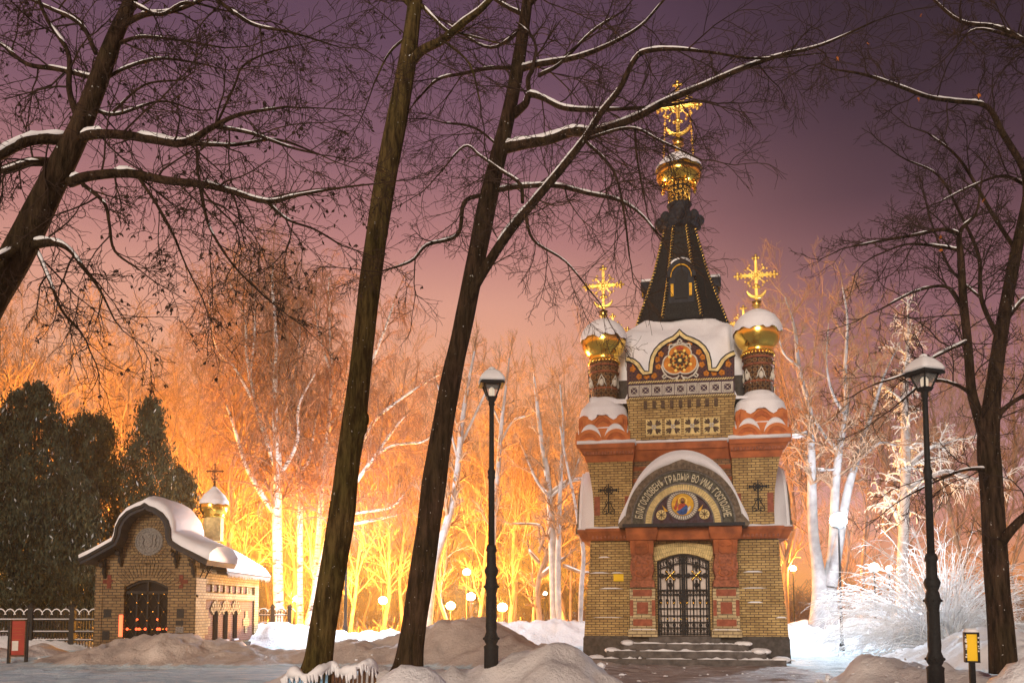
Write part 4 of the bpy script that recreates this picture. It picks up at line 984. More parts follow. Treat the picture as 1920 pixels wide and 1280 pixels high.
# central block, frieze, tile band
dB = .32
def block():
    mb = MB(); h = W(97.5, 780, dB); mb.box(-h, h, dB, 1.2, Z(829, dB), Z(765, dB)); mb.frus((-h, h, dB, 1.2), (-h - .06, h + .06, dB - .06, 1.2), Z(765, dB), Z(745, dB)); return mb
part(four(block), 'upper_wall', 'yellow_brick')
def niches():
    mb = MB()
    for i in range(9): x = W(-65 + i * 16.2, 760, dB); mb.box(x - .055, x + .055, dB - .062, dB + .1, Z(764, dB), Z(750, dB))
    return mb
part(four(niches), 'niche_row', 'brown_tile')
def frame_():
    mb = MB()
    for i in range(4):
        x = W(-50 + i * 35.3, 798, dB); zc = Z(799, dB); s = .24; mb.box(x - s, x + s, dB - .012, dB + .05, zc - s, zc + s)
    return mb
part(four(frame_), 'rosette_ground', 'cream_tile')
def petals(r0):
    mb = MB()
    for i in range(4):
        x = W(-50 + i * 35.3, 798, dB); zc = Z(799, dB)
        for k in range(4):
            a = pi / 4 + k * pi / 2
            for s_ in (-1, 1):
                f = lambda u, v_: (x + u * cos(a) - v_ * sin(a) * s_, zc + u * sin(a) + v_ * cos(a) * s_)
                mb.prism([f(.04, .0), f(.10, .035), f(.17, .085), f(.22, .085), f(.235, .05), f(.20, .025), f(.29, .0)], dB - .045, dB + .0)
    return mb
part(four(lambda: petals(0)), 'rosette_petals', 'brown_tile')
def hearts():
    mb = MB()
    for i in range(4):
        x = W(-50 + i * 35.3, 798, dB); zc = Z(799, dB)
        for k in range(4): mb.ball((x + .05 * cos(pi / 4 + k * pi / 2), dB - .045, zc + .05 * sin(pi / 4 + k * pi / 2)), .036, 6, 4)
    return mb
part(four(hearts), 'rosette_hearts', 'white_tile', True)
dT = .24
def band():
    mb = MB(); h = W(98.5, 730, dT); mb.box(-h, h, dT, 1.2, Z(745, dT), Z(712, dT)); return mb
part(four(band), 'tile_band', 'violet_tile')
def sqs():
    mb = MB()
    for i in range(9):
        x = W((i - 4) * 21.5, 730, dT); zc = Z(729, dT)
        for s in (W(10.2), W(7.8)): o = [(x - s, zc - s), (x + s, zc - s), (x + s, zc + s), (x - s, zc + s)]; k = (s - .022) / s; mb.ring(o, [(x + (a - x) * k, zc + (b_ - zc) * k) for a, b_ in o], dT - .018, dT + .01, True)
        for k in range(4):
            a = pi / 4 + k * pi / 2; mb.tube([(x + .05 * cos(a), dT - .01, zc + .05 * sin(a)), (x + .13 * cos(a), dT - .01, zc + .13 * sin(a))], .008, 4)
        mb.ball((x, dT - .01, zc), .028, 6, 4)
    return mb
part(four(sqs), 'square_tiles', 'white_tile')
def ropes():
    mb = MB()
    for py_ in (743.5, 713.5):
        n = 44
        for i in range(n): x = W((-97 + i * 194 / n), 730, dT); mb.prism([(x, Z(py_ + 1.7, dT)), (x + .04, Z(py_ + 1.7, dT)), (x + .09, Z(py_ - 1.7, dT)), (x + .05, Z(py_ - 1.7, dT))], dT - .045, dT + .01)
    return mb
part(four(ropes), 'rope_moulding', 'cream_tile')

# lobed mosaic gable
gh = [(0, 619), (5, 625), (12, 631), (24, 636), (36, 643), (46, 653), (53, 666), (56, 680), (57, 694), (66, 694), (70, 688), (76, 678), (84, 671), (92, 667), (99, 665)]
def gpt(px_, py_): return (W(px_, py_, dT), Z(py_, dT))
outl = [gpt(x, y) for x, y in gh[::-1]] and [gpt(-x, y) for x, y in gh[::-1]] + [gpt(x, y) for x, y in gh[1:]]
def inset(o, dpx):
    cx0, cz0 = 0, Z(705, dT); r_ = []
    for i, p_ in enumerate(o):
        a = Vector(o[max(0, i - 1)]); b_ = Vector(o[min(len(o) - 1, i + 1)]); t_ = (b_ - a).normalized(); nrm = Vector((t_.y, -t_.x)); r_.append((p_[0] + nrm.x * dpx, p_[1] + nrm.y * dpx))
    return r_
def gable():
    mb = MB(); mb.prism([gpt(-99, 712)] + inset(outl, .03) + [gpt(99, 712)], dT + .03, dT + .34); return mb
part(four(gable), 'mosaic_gable', 'mosaic_tile')
def gtrim():
    return MB().ring(outl, inset(outl, .10), dT - .03, dT + .36)
part(four(gtrim), 'gable_tiles', 'cream_tile')
def gedge():
    mb = MB(); mb.ring(inset(outl, -.035), outl, dT - .05, dT + .36); mb.ring(inset(outl, .10), inset(outl, .125), dT - .04, dT + .04); return mb
part(four(gedge), 'gable_edge', 'dark_metal')
# mosaic ornament: gilded lobed cartouche with scrolls under a red crown
y_ = dT - .0
gz0 = Z(675, dT); qq = mpp(675, Yd(dT))
G = lambda a, b_: (a * qq, gz0 + b_ * qq)
lob = []
for i in range(72):
    t_ = 2 * pi * i / 72; rr = 27 + 5.5 * abs(cos(1.5 * (t_ - pi / 2))) ** .7 * 1.6 - 4; lob.append((t_, rr))
wh = MB(); wh.ring([G(r_ * cos(t_) * 1.08, r_ * sin(t_) * 1.0 - 1) for t_, r_ in lob], [G((r_ - 2.4) * cos(t_) * 1.08, (r_ - 2.4) * sin(t_) - 1) for t_, r_ in lob], y_ - .03, y_ + .05, True)
for s_ in (-1, 1):
    for pts in ([(s_ * 4, -33), (s_ * 14, -35), (s_ * 24, -30), (s_ * 30, -22), (s_ * 34, -12), (s_ * 31, -4)], [(s_ * 2, -29), (s_ * 8, -38), (s_ * 3, -40)], [(s_ * 3, 33), (s_ * 10, 30), (s_ * 18, 30), (s_ * 20, 22)], [(s_ * 28, -26), (s_ * 33, -30), (s_ * 30, -34), (s_ * 26, -31)], [(0, 40), (s_ * 4, 36), (0, 33)]):
        wh.tube([(G(a, b_)[0], y_ - .01, G(a, b_)[1]) for a, b_ in pts], .028, 5)
part(wh, 'white_scrolls', 'white_tile', True)
gd = MB().prism([G((r_ - 2.6) * cos(t_) * 1.08, (r_ - 2.6) * sin(t_) - 1) for t_, r_ in lob], y_ - .006, y_ + .05); part(gd, 'gold_cartouche', 'orange_tile')
sc_ = MB()
for k in range(8):
    a = k * pi / 4
    for s_ in (-1, 1):
        pts = [G(u * cos(a) - v_ * s_ * sin(a), u * sin(a) + v_ * s_ * cos(a) - 1) for u, v_ in ((4, 0), (9, 3), (14, 5), (18, 3), (17, 0), (14, 1.5))]; sc_.tube([(x, y_ - .015, z) for x, z in pts], .020, 4)
for k in range(6): a = k * pi / 3; x, z = G(5 * cos(a), 5 * sin(a) - 1); sc_.ball((x, y_ - .02, z), .05, 6, 4, (1, .5, 1))
part(sc_, 'dark_scrolls', 'brown_tile', True)
gs = MB()
for k in range(8): a = k * pi / 4 + .39; x, z = G(13 * cos(a), 13 * sin(a) - 1); gs.ball((x, y_ - .01, z), .05, 6, 4, (1, .5, 1)); x, z = G(21 * cos(a), 20 * sin(a) - 1); gs.ball((x, y_ - .01, z), .05, 6, 4, (1, .5, 1))
gs.ball((G(0, -1)[0], y_ - .03, G(0, -1)[1]), .06, 8, 5)
part(gs, 'gold_beads', 'halo_gold', True)
part(MB().prism([G(-6, 20), G(-7, 26), G(-3.5, 24), G(0, 28), (G(3.5, 24)), G(7, 26), G(6, 20)], y_ - .035, y_), 'red_crown', 'icon_red')
fl = MB()
for (a, b_) in ((-40, -10), (40, -10), (-42, 4), (42, 4), (-62, -27), (62, -27), (-48, -27), (48, -27), (-76, -27), (76, -27), (-88, -12), (88, -12), (-84, -2), (84, -2), (-35, 14), (35, 14), (-20, 34), (20, 34)):
    for k in range(5): t_ = k * 1.257 + a; x, z = G(a + 3.2 * cos(t_), b_ + 3.2 * sin(t_)); fl.ball((x, y_ + .03, z), .048, 6, 4, (1, .5, 1))
part(fl, 'mosaic_flowers', 'orange_tile', True)

# snow heaped on the roof round the tent
dS = PD / 2
n = 66; Rr = PD / 2 - dT - .12; gw = W(99, 665, dT)
v = []; rise = Z(596, 1.7) - Z(668, dT)
for j in range(n + 1):
    for i in range(n + 1):
        x = -Rr + 2 * Rr * i / n; y = -Rr + 2 * Rr * j / n
        e = 1 - max(abs(x), abs(y)) / Rr
        base = Z(672, dT) + rise * 1.45 * (e ** .7)
        def gl(u):
            u = abs(u) / qq
            for (a, b_), (c_, d_) in zip(gh, gh[1:]):
                if a <= u <= c_: return Z(b_ + (d_ - b_) * (u - a) / (c_ - a), dT)
            return Z(672, dT)
        vf = lambda u, dist: gl(u) + .06 - .5 * max(0, dist - 1.2)
        h_ = max(base, vf(x, Rr - abs(y)) if Rr - abs(y) < 1.9 else -99, vf(y, Rr - abs(x)) if Rr - abs(x) < 1.9 else -99)
        corner = max(0, (abs(x) + abs(y)) - Rr * 1.35); h_ -= corner * .9
        kk = min(1, max(0, (min(abs(x), abs(y)) - 1.50) / .10)); h_ = h_ + (Z(746, dT) - h_) * kk
        h_ += .16 * noise.noise((x * 1.3, y * 1.3, 3)) + .05 * noise.noise((x * 4, y * 4, 5)) + .05 + .28 * max(0, noise.noise((x * .9 + 5, y * .9, 8))) * max(0, 1 - abs(hypot(x, y) - 1.5) / .8)
        v.append((x, y + dS, h_))
sm = MB(); sm.add(v, [(j * (n + 1) + i, j * (n + 1) + i + 1, (j + 1) * (n + 1) + i + 1, (j + 1) * (n + 1) + i) for j in range(n) for i in range(n)])
edge = [i for i in range(n + 1)] + [(j + 1) * (n + 1) - 1 for j in range(1, n + 1)] + [n * (n + 1) + i for i in range(n - 1, -1, -1)] + [j * (n + 1) for j in range(n - 1, 0, -1)]
b0 = len(sm.v); sm.v += [(sm.v[k][0], sm.v[k][1], Z(750, dT)) for k in edge]; m_ = len(edge); sm.f += [(edge[i], b0 + i, b0 + (i + 1) % m_, edge[(i + 1) % m_]) for i in range(m_)]
part(sm, 'roof_snow', 'roof_snow', True)

part(MB().box(-PD / 2 + dT + .14, PD / 2 - dT - .14, dS - 1.63, dS + 1.63, Z(829, dT), Z(688, dT)), 'cross_wall', 'granite')
# tent spire
zT = lambda py: Z(py, dS); qT = mpp(520, Yd(dS)); c0 = (.10, dS)
prof = [(1.60, 622), (1.47, 600), (1.19, 560), (.92, 515), (.71, 470), (.55, 436)]
tent = part(MB().lathe([(r_, zT(p)) for r_, p in prof], c0, 8, pi / 8), 'tent_spire', 'tent_tile')
for k in range(8):
    a = pi / 8 + k * pi / 4; hel = []; core_ = []; tot = 0; z0, z1 = zT(prof[0][1]), zT(prof[-1][1]); m_ = 150
    for i in range(m_ + 1):
        f = i / m_; z = z0 + (z1 - z0) * f
        for (ra, pa), (rb, pb) in zip(prof, prof[1:]):
            if zT(pa) <= z <= zT(pb) + 1e-6: rr = ra + (rb - ra) * (z - zT(pa)) / (zT(pb) - zT(pa)); break
        c_ = Vector((rr * cos(a) + c0[0], dS + rr * sin(a), z)); ph = i * 1.35; core_.append(tuple(c_))
        rad = Vector((cos(a), sin(a), .35)).normalized(); tang = Vector((-sin(a), cos(a), 0)); hel.append(tuple(c_ + .045 * (rad * cos(ph) + tang * sin(ph))))
    rib = part(MB().tube(core_[::10], .038, 6), 'rib', 'tent_tile', True, tent); part(MB().tube(hel, .020, 5), 'gilded_rope', 'cross_gold', True, rib)
# dormers on four sides
def dormer():
    mb = MB(); y0 = -1.62; zb0, zt0 = zT(596), zT(532); hw = .26
    return mb
for k in range(4):
    Mx = Matrix.Translation((c0[0], dS, 0)) @ Matrix.Rotation(k * pi / 2, 4, 'Z')
    zb0, zt0 = zT(598), zT(548); yf = -1.36 if k % 2 == 0 else -1.26; hw = .40 if k % 2 == 0 else .30; n = 14
    arc = lambda r_: [(r_ * cos(pi * i / n), zt0 + r_ * 1.25 * sin(pi * i / n)) for i in range(n + 1)]
    bd = MB().prism([(hw, zb0)] + arc(hw) + [(-hw, zb0)], yf + .05, -.5).xf(Mx); dmo = part(bd, 'dormer', 'dark_metal')
    hd = MB().ring(arc(hw + .06), arc(hw - .05), yf - .05, -.6)
    part(hd.xf(Mx), 'dormer_hood', 'dark_metal', False, dmo)
    gr_ = MB().ring(arc(hw - .06), arc(hw - .085), yf - .03, yf + .02)
    if k % 2 == 0:
        for s_ in (-1, 1): gr_.box(s_ * .29 - .045, s_ * .29 + .045, yf - .02, yf + .06, zT(582), zT(560))
    part(gr_.xf(Mx), 'dormer_gilding', 'icon_gold', False, dmo)
    part(MB().prism([(.2, zT(586)), (.2, zt0)] + [(.2 * cos(pi * i / 8), zt0 + .25 * sin(pi * i / 8)) for i in range(1, 8)] + [(-.2, zt0), (-.2, zT(586))], yf + .02, yf + .10).xf(Mx), 'dormer_window', 'black_iron', False, dmo)
    snh = MB().ring([(x * 1.10, z + .06) for x, z in arc(hw + .06)[4:11]], arc(hw + .06)[4:11], yf - .03, -.7); part(snh.xf(Mx), 'dormer_snow', 'snow', True, dmo)
# collar, drum, top onion, chains and great cross
r8 = [(.60, 438), (.74, 430), (.78, 420), (.70, 412), (.62, 408), (.40, 398), (.42, 392), (.50, 386)]
col = part(MB().lathe([(a * .86, zT(b_)) for a, b_ in r8], c0, 16), 'spire_collar', 'dark_metal', True)
lb_ = MB()
for k in range(8): a = k * pi / 4; lb_.ball((c0[0] + .66 * cos(a), dS + .66 * sin(a), zT(417)), .17, 8, 6, (1, 1, 1.15)); lb_.ball((c0[0] + .62 * cos(a), dS + .62 * sin(a), zT(430)), .10, 8, 5)
part(lb_, 'collar_knobs', 'dark_metal', True, col)
part(MB().lathe([(.34, zT(390)), (.33, zT(372)), (.40, zT(354)), (.46, zT(346))], c0, 24), 'spire_drum', 'gold_drum_tile', True)
fr8 = MB()
for k in range(12):
    a = 2 * pi * k / 12
    fr8.tube([(c0[0] + .36 * cos(a + u), dS + .35 * sin(a + u) , zT(390) + (zT(352) - zT(390)) * f) for u, f in ((0, 0), (.26, .3), (0, .55), (-.26, .8), (0, 1))], .018, 5)
part(fr8, 'drum_lattice', 'cross_gold', True)
top = part(MB().lathe([(.42, zT(350)), (.50, zT(349)), (.56, zT(347)), (.66, zT(342)), (.75, zT(335)), (.76, zT(328)), (.70, zT(318)), (.56, zT(306)), (.36, zT(298)), (.16, zT(292)), (.07, zT(285))], c0, 36), 'onion_dome', 'gold', True)
pd_ = MB()
for k in range(8): a = k * pi / 4 + .4; pd_.ball((c0[0] + .58 * cos(a), dS + .58 * sin(a), zT(352)), .09, 7, 5, (.8, .8, 1.4))
part(pd_, 'dome_pendants', 'gold', True, top)
cp = MB(); L3 = []; n = 40
for j, (r_, p_) in enumerate(((.765, 321), (.76, 318), (.68, 310), (.50, 300), (.30, 293), (.10, 289))): L3.append([((r_ + .02) * cos(2 * pi * i / n) + c0[0], dS + (r_ + .02) * sin(2 * pi * i / n), zT(p_) + (.08 * noise.noise((2 * cos(2 * pi * i / n), 2 * sin(2 * pi * i / n), 7)) if j < 2 else 0)) for i in range(n)])
for a, b_ in zip(L3, L3[1:]): base = len(cp.v); cp.v += a + b_; cp.f += [(base + i, base + (i + 1) % n, base + n + (i + 1) % n, base + n + i) for i in range(n)]
part(cp, 'dome_snow', 'roof_snow', True)
hC = zT(160) - zT(288); part(cross_mesh(hC, c0[0], dS, zT(288), .27), 'gilded_cross', 'cross_gold', True)
for s_ in (-1, 1):
    ch = MB(); m_ = 15
    for i in range(m_ + 1):
        f = i / m_; x = c0[0] + s_ * (.42 + (.50 - .42) * f); z = zT(212) + (zT(302) - zT(212)) * f; ch.ball((x, dS, z), .035 + (.02 if i % 3 == 0 else 0), 6, 4)
    ch.tube([(c0[0] + s_ * .42, dS, zT(212)), (c0[0] + s_ * .50, dS, zT(302))], .010, 4); part(ch, 'cross_chain', 'cross_gold', True)
# gutter brackets on the right-hand corner and the blank yellow notice
pq = MB().box(-W(131, 1080), -W(112, 1080), .085, .125, Z(1088), Z(1074.5)); o = pq.build('wall_plaque', 'yellow_sign', chapel, label='small blank yellow plaque on the left brick pylon')

# ------------------------------------------------------------------ the small chapel on the left
SX, SY = at(272, 1140, 28).x, 28.0
small = empty('small_chapel', (SX, SY, -.15), 0, 'small low brick chapel with round-topped gable, snowy roof and one little gilded dome', 'chapel')
sp0 = at(364, 1140, 28).x - SX; zo = .15
def spart(mb, name, mat, smooth=False, parent=None, **k):
    return mb.build(name, mat, parent or small, smooth, **k)
def sz(py, Y=28.0): return CAMZ + (1140 - py) / FPX * Y + zo
hw = sp0; LN = 6.9
spart(MB().frus((-hw - .22, hw + .22, -.22, LN + .15), (-hw - .10, hw + .10, -.10, LN + .1), -.3, sz(1214)), 'plinth', 'granite')
# front wall: round gable, door opening left open
dxs, dxe = (232 - 272) * .0175, (314 - 272) * .0175; dtop = sz(1100); darc = [(dxs + (dxe - dxs) * i / 12, dtop + (sz(1086) - dtop) * sin(pi * i / 12)) for i in range(13)]
f = MB(); f.box(-hw, dxs, 0, .4, .1, dtop); f.box(dxe, hw, 0, .4, .1, dtop)
lobe = [(.10 + .80 * cos(pi * i / 14), sz(1013) + .92 * sin(pi * i / 14)) for i in range(15)]
f.prism([(-hw, dtop)] + darc + [(hw, dtop), (hw, sz(1052)), (1.0, sz(1030))] + lobe + [(-.8, sz(1030)), (-hw, sz(1052))], 0.001, .399)
spart(f, 'front_wall', 'shaded_brick')
f = MB(); f.box(-hw - .04, -hw + .2, -.03, .3, .1, sz(1060)); f.box(hw - .2, hw + .04, -.03, .3, .1, sz(1060)); f.box(-hw - .05, dxs + .0, -.05, .2, sz(1119), sz(1114)); f.box(dxe, hw + .05, -.05, .2, sz(1119), sz(1114)); spart(f, 'corner_piers', 'shaded_brick')
ab = MB()
for i in range(22):
    a0, a1 = pi * (.14 + .72 * i / 22), pi * (.14 + .72 * (i + .82) / 22); g_ = lambda r_, a: ((dxs + dxe) / 2 + r_ * cos(a), dtop - .42 + r_ * .94 * sin(a)); ab.prism([g_(.84, a0), g_(1.28, a0), g_(1.28, a1), g_(.84, a1)], -.03, .05)
for r0, r1, n_ in ((.46, .56, 40), (.58, .76, 46)):
    for i in range(n_):
        a0, a1 = 2 * pi * i / n_, 2 * pi * (i + .82) / n_; g_ = lambda r_, a: (.08 + r_ * cos(a), sz(1015) + r_ * sin(a)); ab.prism([g_(r0, a0), g_(r1, a0), g_(r1, a1), g_(r0, a1)], -.03, .05)
spart(ab, 'arch_bricks', 'shaded_brick')
md = spart(MB().prism([(.08 + .46 * cos(2 * pi * i / 32), sz(1015) + .46 * sin(2 * pi * i / 32)) for i in range(32)], -.05, .02), 'medallion', 'grey_tile')
rr_ = MB()
for r_ in (.44, .36): rr_.ring([(.08 + r_ * cos(2 * pi * i / 32), sz(1015) + r_ * sin(2 * pi * i / 32)) for i in range(32)], [(.08 + (r_ - .03) * cos(2 * pi * i / 32), sz(1015) + (r_ - .03) * sin(2 * pi * i / 32)) for i in range(32)], -.07, -.04, True)
zc = sz(1015)   # carved coat of arms: shield with crown and two supporters
rr_.prism([(-.02, zc - .12), (-.04, zc + .08), (.20, zc + .08), (.18, zc - .12), (.08, zc - .20)], -.075, -.045); rr_.prism([(-.02, zc + .11), (-.04, zc + .22), (.02, zc + .16), (.08, zc + .25), (.14, zc + .16), (.20, zc + .22), (.18, zc + .11)], -.075, -.045)
for s_ in (-1, 1): rr_.tube([(.08 + s_ * a, -.06, zc + b_) for a, b_ in ((.16, -.18), (.22, -.05), (.18, .06), (.24, .14), (.22, .20))], [.025, .035, .04, .035, .03], 6); rr_.tube([(.08 + s_ * .14, -.06, zc - .2), (.08 + s_ * .26, -.06, zc - .16)], .02, 5)
spart(rr_, 'carved_arms', 'grey_tile', False, md)
cr = MB()
for cx in (-1.20, 1.16): z = sz(1090); cr.box(cx - .22, cx + .22, -.02, .05, z - .065, z + .065); cr.box(cx - .065, cx + .065, -.021, .05, z - .22, z + .22)
spart(cr, 'brick_cross', 'dark_red')
nc_ = MB()
for cx, py_, hh in ((-1.22, 1149, .14), (1.16, 1149, .15), (-1.25, 1190, .15), (1.14, 1167, .08)): nc_.box(cx - .12, cx + .12, -.012, .05, sz(py_) - hh, sz(py_) + hh)
spart(nc_, 'dark_niche', 'black_iron')
spart(MB().box(1.02, 1.28, -.02, .05, sz(1185), sz(1174)), 'stone_slab', 'grey_tile')
# door with diamond lattice and brass studs, arched fanlight
spart(MB().box(dxs, dxe, .26, .30, .1, sz(1086)), 'door', 'dark_glass')
lt_ = MB(); sd_ = MB(); H0, H1 = sz(1212), sz(1113); ww = dxe - dxs
for i in range(5):
    x = dxs + ww * i / 4; lt_.box(max(dxs, x - .025), min(dxe, x + .025), .14, .20, H0, H1)
for i in range(10): a = i * .8
for j in range(6):
    z0 = H0 + (H1 - H0) * j / 6; z1 = H0 + (H1 - H0) * (j + 1) / 6
    for i in range(8):
        x0, x1 = dxs + ww * i / 8, dxs + ww * (i + 1) / 8; a, b_ = (z0, z1) if (i + j) % 2 else (z1, z0); lt_.tube([(x0, .16, a), (x1, .16, b_)], .014, 4)
        if (i + j) % 2 == 0: sd_.ball((x0 + .01, .13, z1), .038, 7, 5)
lt_.box(dxs, dxe, .12, .22, H1, H1 + .10); lt_.box(-.0 + (dxs + dxe) / 2 - .03, (dxs + dxe) / 2 + .03, .12, .2, H1, sz(1088))
lt_.ring(darc, [(x * .94, z - .07) for x, z in darc], .10, .25)
rl_ = MB()
for u_ in (.06, .27, .33, .47, .75, .80, .97): rl_.ball((dxs + ww * u_, .125, H0 + (H1 - H0) * .34), .045, 7, 5)  # reflected red light in the door, added as glowing beads
for u_ in (.28, .74): rl_.ball((dxs + ww * u_, .125, H0 + (H1 - H0) * .52), .035, 7, 5)
dg_ = spart(lt_, 'door_lattice', 'black_iron'); spart(rl_, 'red_reflection', 'reflection_glow', True, dg_); spart(sd_, 'brass_stud', 'gold', True, dg_)
spart(MB().box(dxs - .13, dxs - .01, -.02, .01, sz(1192), sz(1152)), 'red_reflection', 'reflection_glow')  # red reflection on the jamb, added as a glowing strip
# side wall with frieze, red brick field, three lancets
xs_ = hw; w2 = MB(); w2.box(-hw + .05, hw - .05, .41, LN, .1, sz(1072, 31)); w2.box(hw - .06, hw + .05, .0, .9, .1, sz(1072, 31)); w2.box(hw - .06, hw + .05, LN - .5, LN + .04, .1, sz(1072, 31))
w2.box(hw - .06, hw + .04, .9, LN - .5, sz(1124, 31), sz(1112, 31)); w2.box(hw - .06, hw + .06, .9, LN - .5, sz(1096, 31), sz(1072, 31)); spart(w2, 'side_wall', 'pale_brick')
spart(MB().box(hw - .06, hw - .02, .9, LN - .5, sz(1203, 31), sz(1124, 31)), 'red_field', 'red_brick')
fr_ = MB(); fp = MB()
for i in range(8):
    y = 1.05 + i * .64; fr_.box(hw - .055, hw + .005, y, y + .42, sz(1110, 31), sz(1098, 31))
    if i < 7: fp.box(hw - .055, hw + .05, y + .46, y + .60, sz(1111, 31), sz(1097, 31))
spart(fr_, 'frieze_panels', 'red_brick'); spart(fp, 'frieze_posts', 'pale_brick')
for yc_ in (2.07, 3.12, 4.2):
    wn = MB(); ol = [(.20 * cos(pi * i / 8), sz(1155, 31) + .22 * sin(pi * i / 8)) for i in range(9)]
    wn.prism([(.20, sz(1197, 31))] + ol + [(-.20, sz(1197, 31))], -.012, .05); Mx = Matrix.Translation((hw, yc_, 0)) @ Matrix.Rotation(pi / 2, 4, 'Z')
    wo = spart(wn.xf(Mx), 'lancet_window', 'dark_glass')
    fa_ = MB()
    for i in range(7):
        a0, a1 = pi * (.12 + .76 * i / 7), pi * (.12 + .76 * (i + .7) / 7); g_ = lambda r_, a: (r_ * cos(a) * 1.05, sz(1158, 31) + r_ * sin(a) * 1.05); fa_.prism([g_(.26, a0), g_(.62, a0), g_(.62, a1), g_(.26, a1)], -.02, .03)
    spart(fa_.xf(Mx), 'fan_bricks', 'pale_brick', False, wo)
    spart(MB().box(hw - .03, hw + .07, yc_ - .25, yc_ + .25, sz(1201, 31), sz(1198, 31)), 'window_sill', 'snow', False, wo)
cr = MB()
for y, py_ in ((1.15, 1165), (5.5, 1165)): z = sz(py_, 28 + y); cr.box(hw - .03, hw + .012, y - .36, y + .36, z - .14, z + .14); cr.box(hw - .03, hw + .014, y - .14, y + .14, z - .42, z + .42)
spart(cr, 'brick_cross', 'pale_brick')
# vestibule roof: dark curved rim with thick snow behind it
Yr = 27.4; rx = lambda px: at(px, 1140, Yr).x - SX; rz = lambda py: CAMZ + (1140 - py) / FPX * Yr + zo
ro = [(143, 1048), (160, 1040), (185, 1026), (206, 1014), (210, 1004), (212, 988), (219, 972), (232, 958), (248, 950), (258, 947), (265, 942), (272, 947), (284, 951), (298, 960), (309, 974), (314, 990), (315, 1006), (318, 1013), (335, 1024), (360, 1036), (388, 1050)]
RO = [(rx(a), rz(b_)) for a, b_ in ro]
def offs(o, k):
    r_ = []
    for i, p_ in enumerate(o):
        a = Vector(o[max(0, i - 1)]); b_ = Vector(o[min(len(o) - 1, i + 1)]); t_ = (b_ - a).normalized(); r_.append((p_[0] + t_.y * k, p_[1] - t_.x * k))
    return r_
spart(MB().ring(RO, offs(RO, .17), -.6, 2.2), 'vestibule_roof', 'dark_metal')
spart(MB().ring(offs(RO, -.012), offs(RO, .07), -.66, -.6), 'roof_edge', 'black_iron')
sr = MB(); o1 = offs(RO, -.01); o2 = [(x, z + .16 + .16 * max(0, (x - .0) / 1.9 if x > 0 else 0) * (1 if x < 1.6 else .8)) for x, z in offs(RO, -.10)]
ys_ = [-.56, -.3, .1, .8, 1.6, 2.25]; L3 = []
for j, y in enumerate(ys_):
    g_ = [.55, .9, 1.2, 1.35, 1.3, .6][j]; L3.append([(a[0] + (b_[0] - a[0]) * g_, y + (.04 * noise.noise((i * .7, j, 1)) if j == 0 else 0), a[1] + (b_[1] - a[1]) * g_) for i, (a, b_) in enumerate(zip(o1, o2))])
n_ = len(o1); base = len(sr.v); sr.v += [(a, -.56, b_) for a, b_ in o1]
for l3 in L3: sr.v += l3
sr.v += [(a, 2.25, b_) for a, b_ in o1]
for j in range(len(L3) + 1):
    for i in range(n_ - 1): sr.f.append((j * n_ + i, j * n_ + i + 1, (j + 1) * n_ + i + 1, (j + 1) * n_ + i))
for e_ in (0, n_ - 1): sr.f.append(tuple(j * n_ + e_ for j in range(len(L3) + 2)))
spart(sr, 'vestibule_snow', 'roof_snow', True)
for (px_, py_) in ((217, 1030), (322, 1032), (187, 1052), (356, 1050)):
    bk = MB(); x = at(px_, 1140, 27.7).x - SX; z = CAMZ + (1140 - py_) / FPX * 27.7 + zo
    bk.tube([(x, -.45, z), (x, -.25, z - .05), (x, -.12, z - .2), (x, -.16, z - .35), (x, -.04, z - .5)], [.05, .05, .05, .06, .03], 6); bk.ball((x, -.3, z - .12), .09, 8, 5); bk.box(x - .03, x + .03, -.06, .0, z - .55, z + .1); spart(bk, 'eave_bracket', 'black_iron', True)
bk = MB()
for y in (.25, .75): bk.tube([(hw + .35, y, sz(1060, 29)), (hw + .22, y, sz(1066, 29)), (hw + .06, y, sz(1085, 29))], .02, 5); bk.tube([(hw + .2 + .07 * cos(t), y, sz(1070, 29) + .07 * sin(t)) for t in [i * .8 for i in range(8)]], .015, 5)
spart(bk, 'side_bracket', 'black_iron', True)
# main hipped roof under snow
e0, e1 = sz(1074, 31), sz(1003, 31.5); ox = hw + .42
mr_ = MB().frus((-ox, ox, 1.9, LN + .45), (-ox + .02, ox - .02, 1.9, LN + .43), e0 - .07, e0 + .02); spart(mr_, 'eave', 'dark_metal')
v = []; nx_, ny_ = 24, 30
for j in range(ny_ + 1):
    for i in range(nx_ + 1):
        x = -ox + 2 * ox * i / nx_; y = 1.9 + (LN + .45 - 1.9) * j / ny_; ex = 1 - abs(x) / ox; ey = (LN + .45 - y) / 2.6; e_ = min(ex, max(0, ey)); h_ = e0 + .02 + (e1 - e0) * (e_ ** .72) + .05 * noise.noise((x, y, 2)) * min(1, e_ * 5)
        h_ += .12 * min(1, e_ * 14); v.append((x, y, h_))
sm = MB(); sm.add(v, [(j * (nx_ + 1) + i, j * (nx_ + 1) + i + 1, (j + 1) * (nx_ + 1) + i + 1, (j + 1) * (nx_ + 1) + i) for j in range(ny_) for i in range(nx_)]); spart(sm, 'roof_snow', 'roof_snow', True)
ic_ = MB()
for i in range(60): y = 2.0 + i * .088; l = .05 + .12 * random.Random(i).random(); ic_.frus((ox - .012, ox + .006, y - .009, y + .009), (ox - .02, ox + .012, y - .018, y + .018), e0 - .05 - l, e0 - .04)
spart(ic_, 'icicles', 'snow')
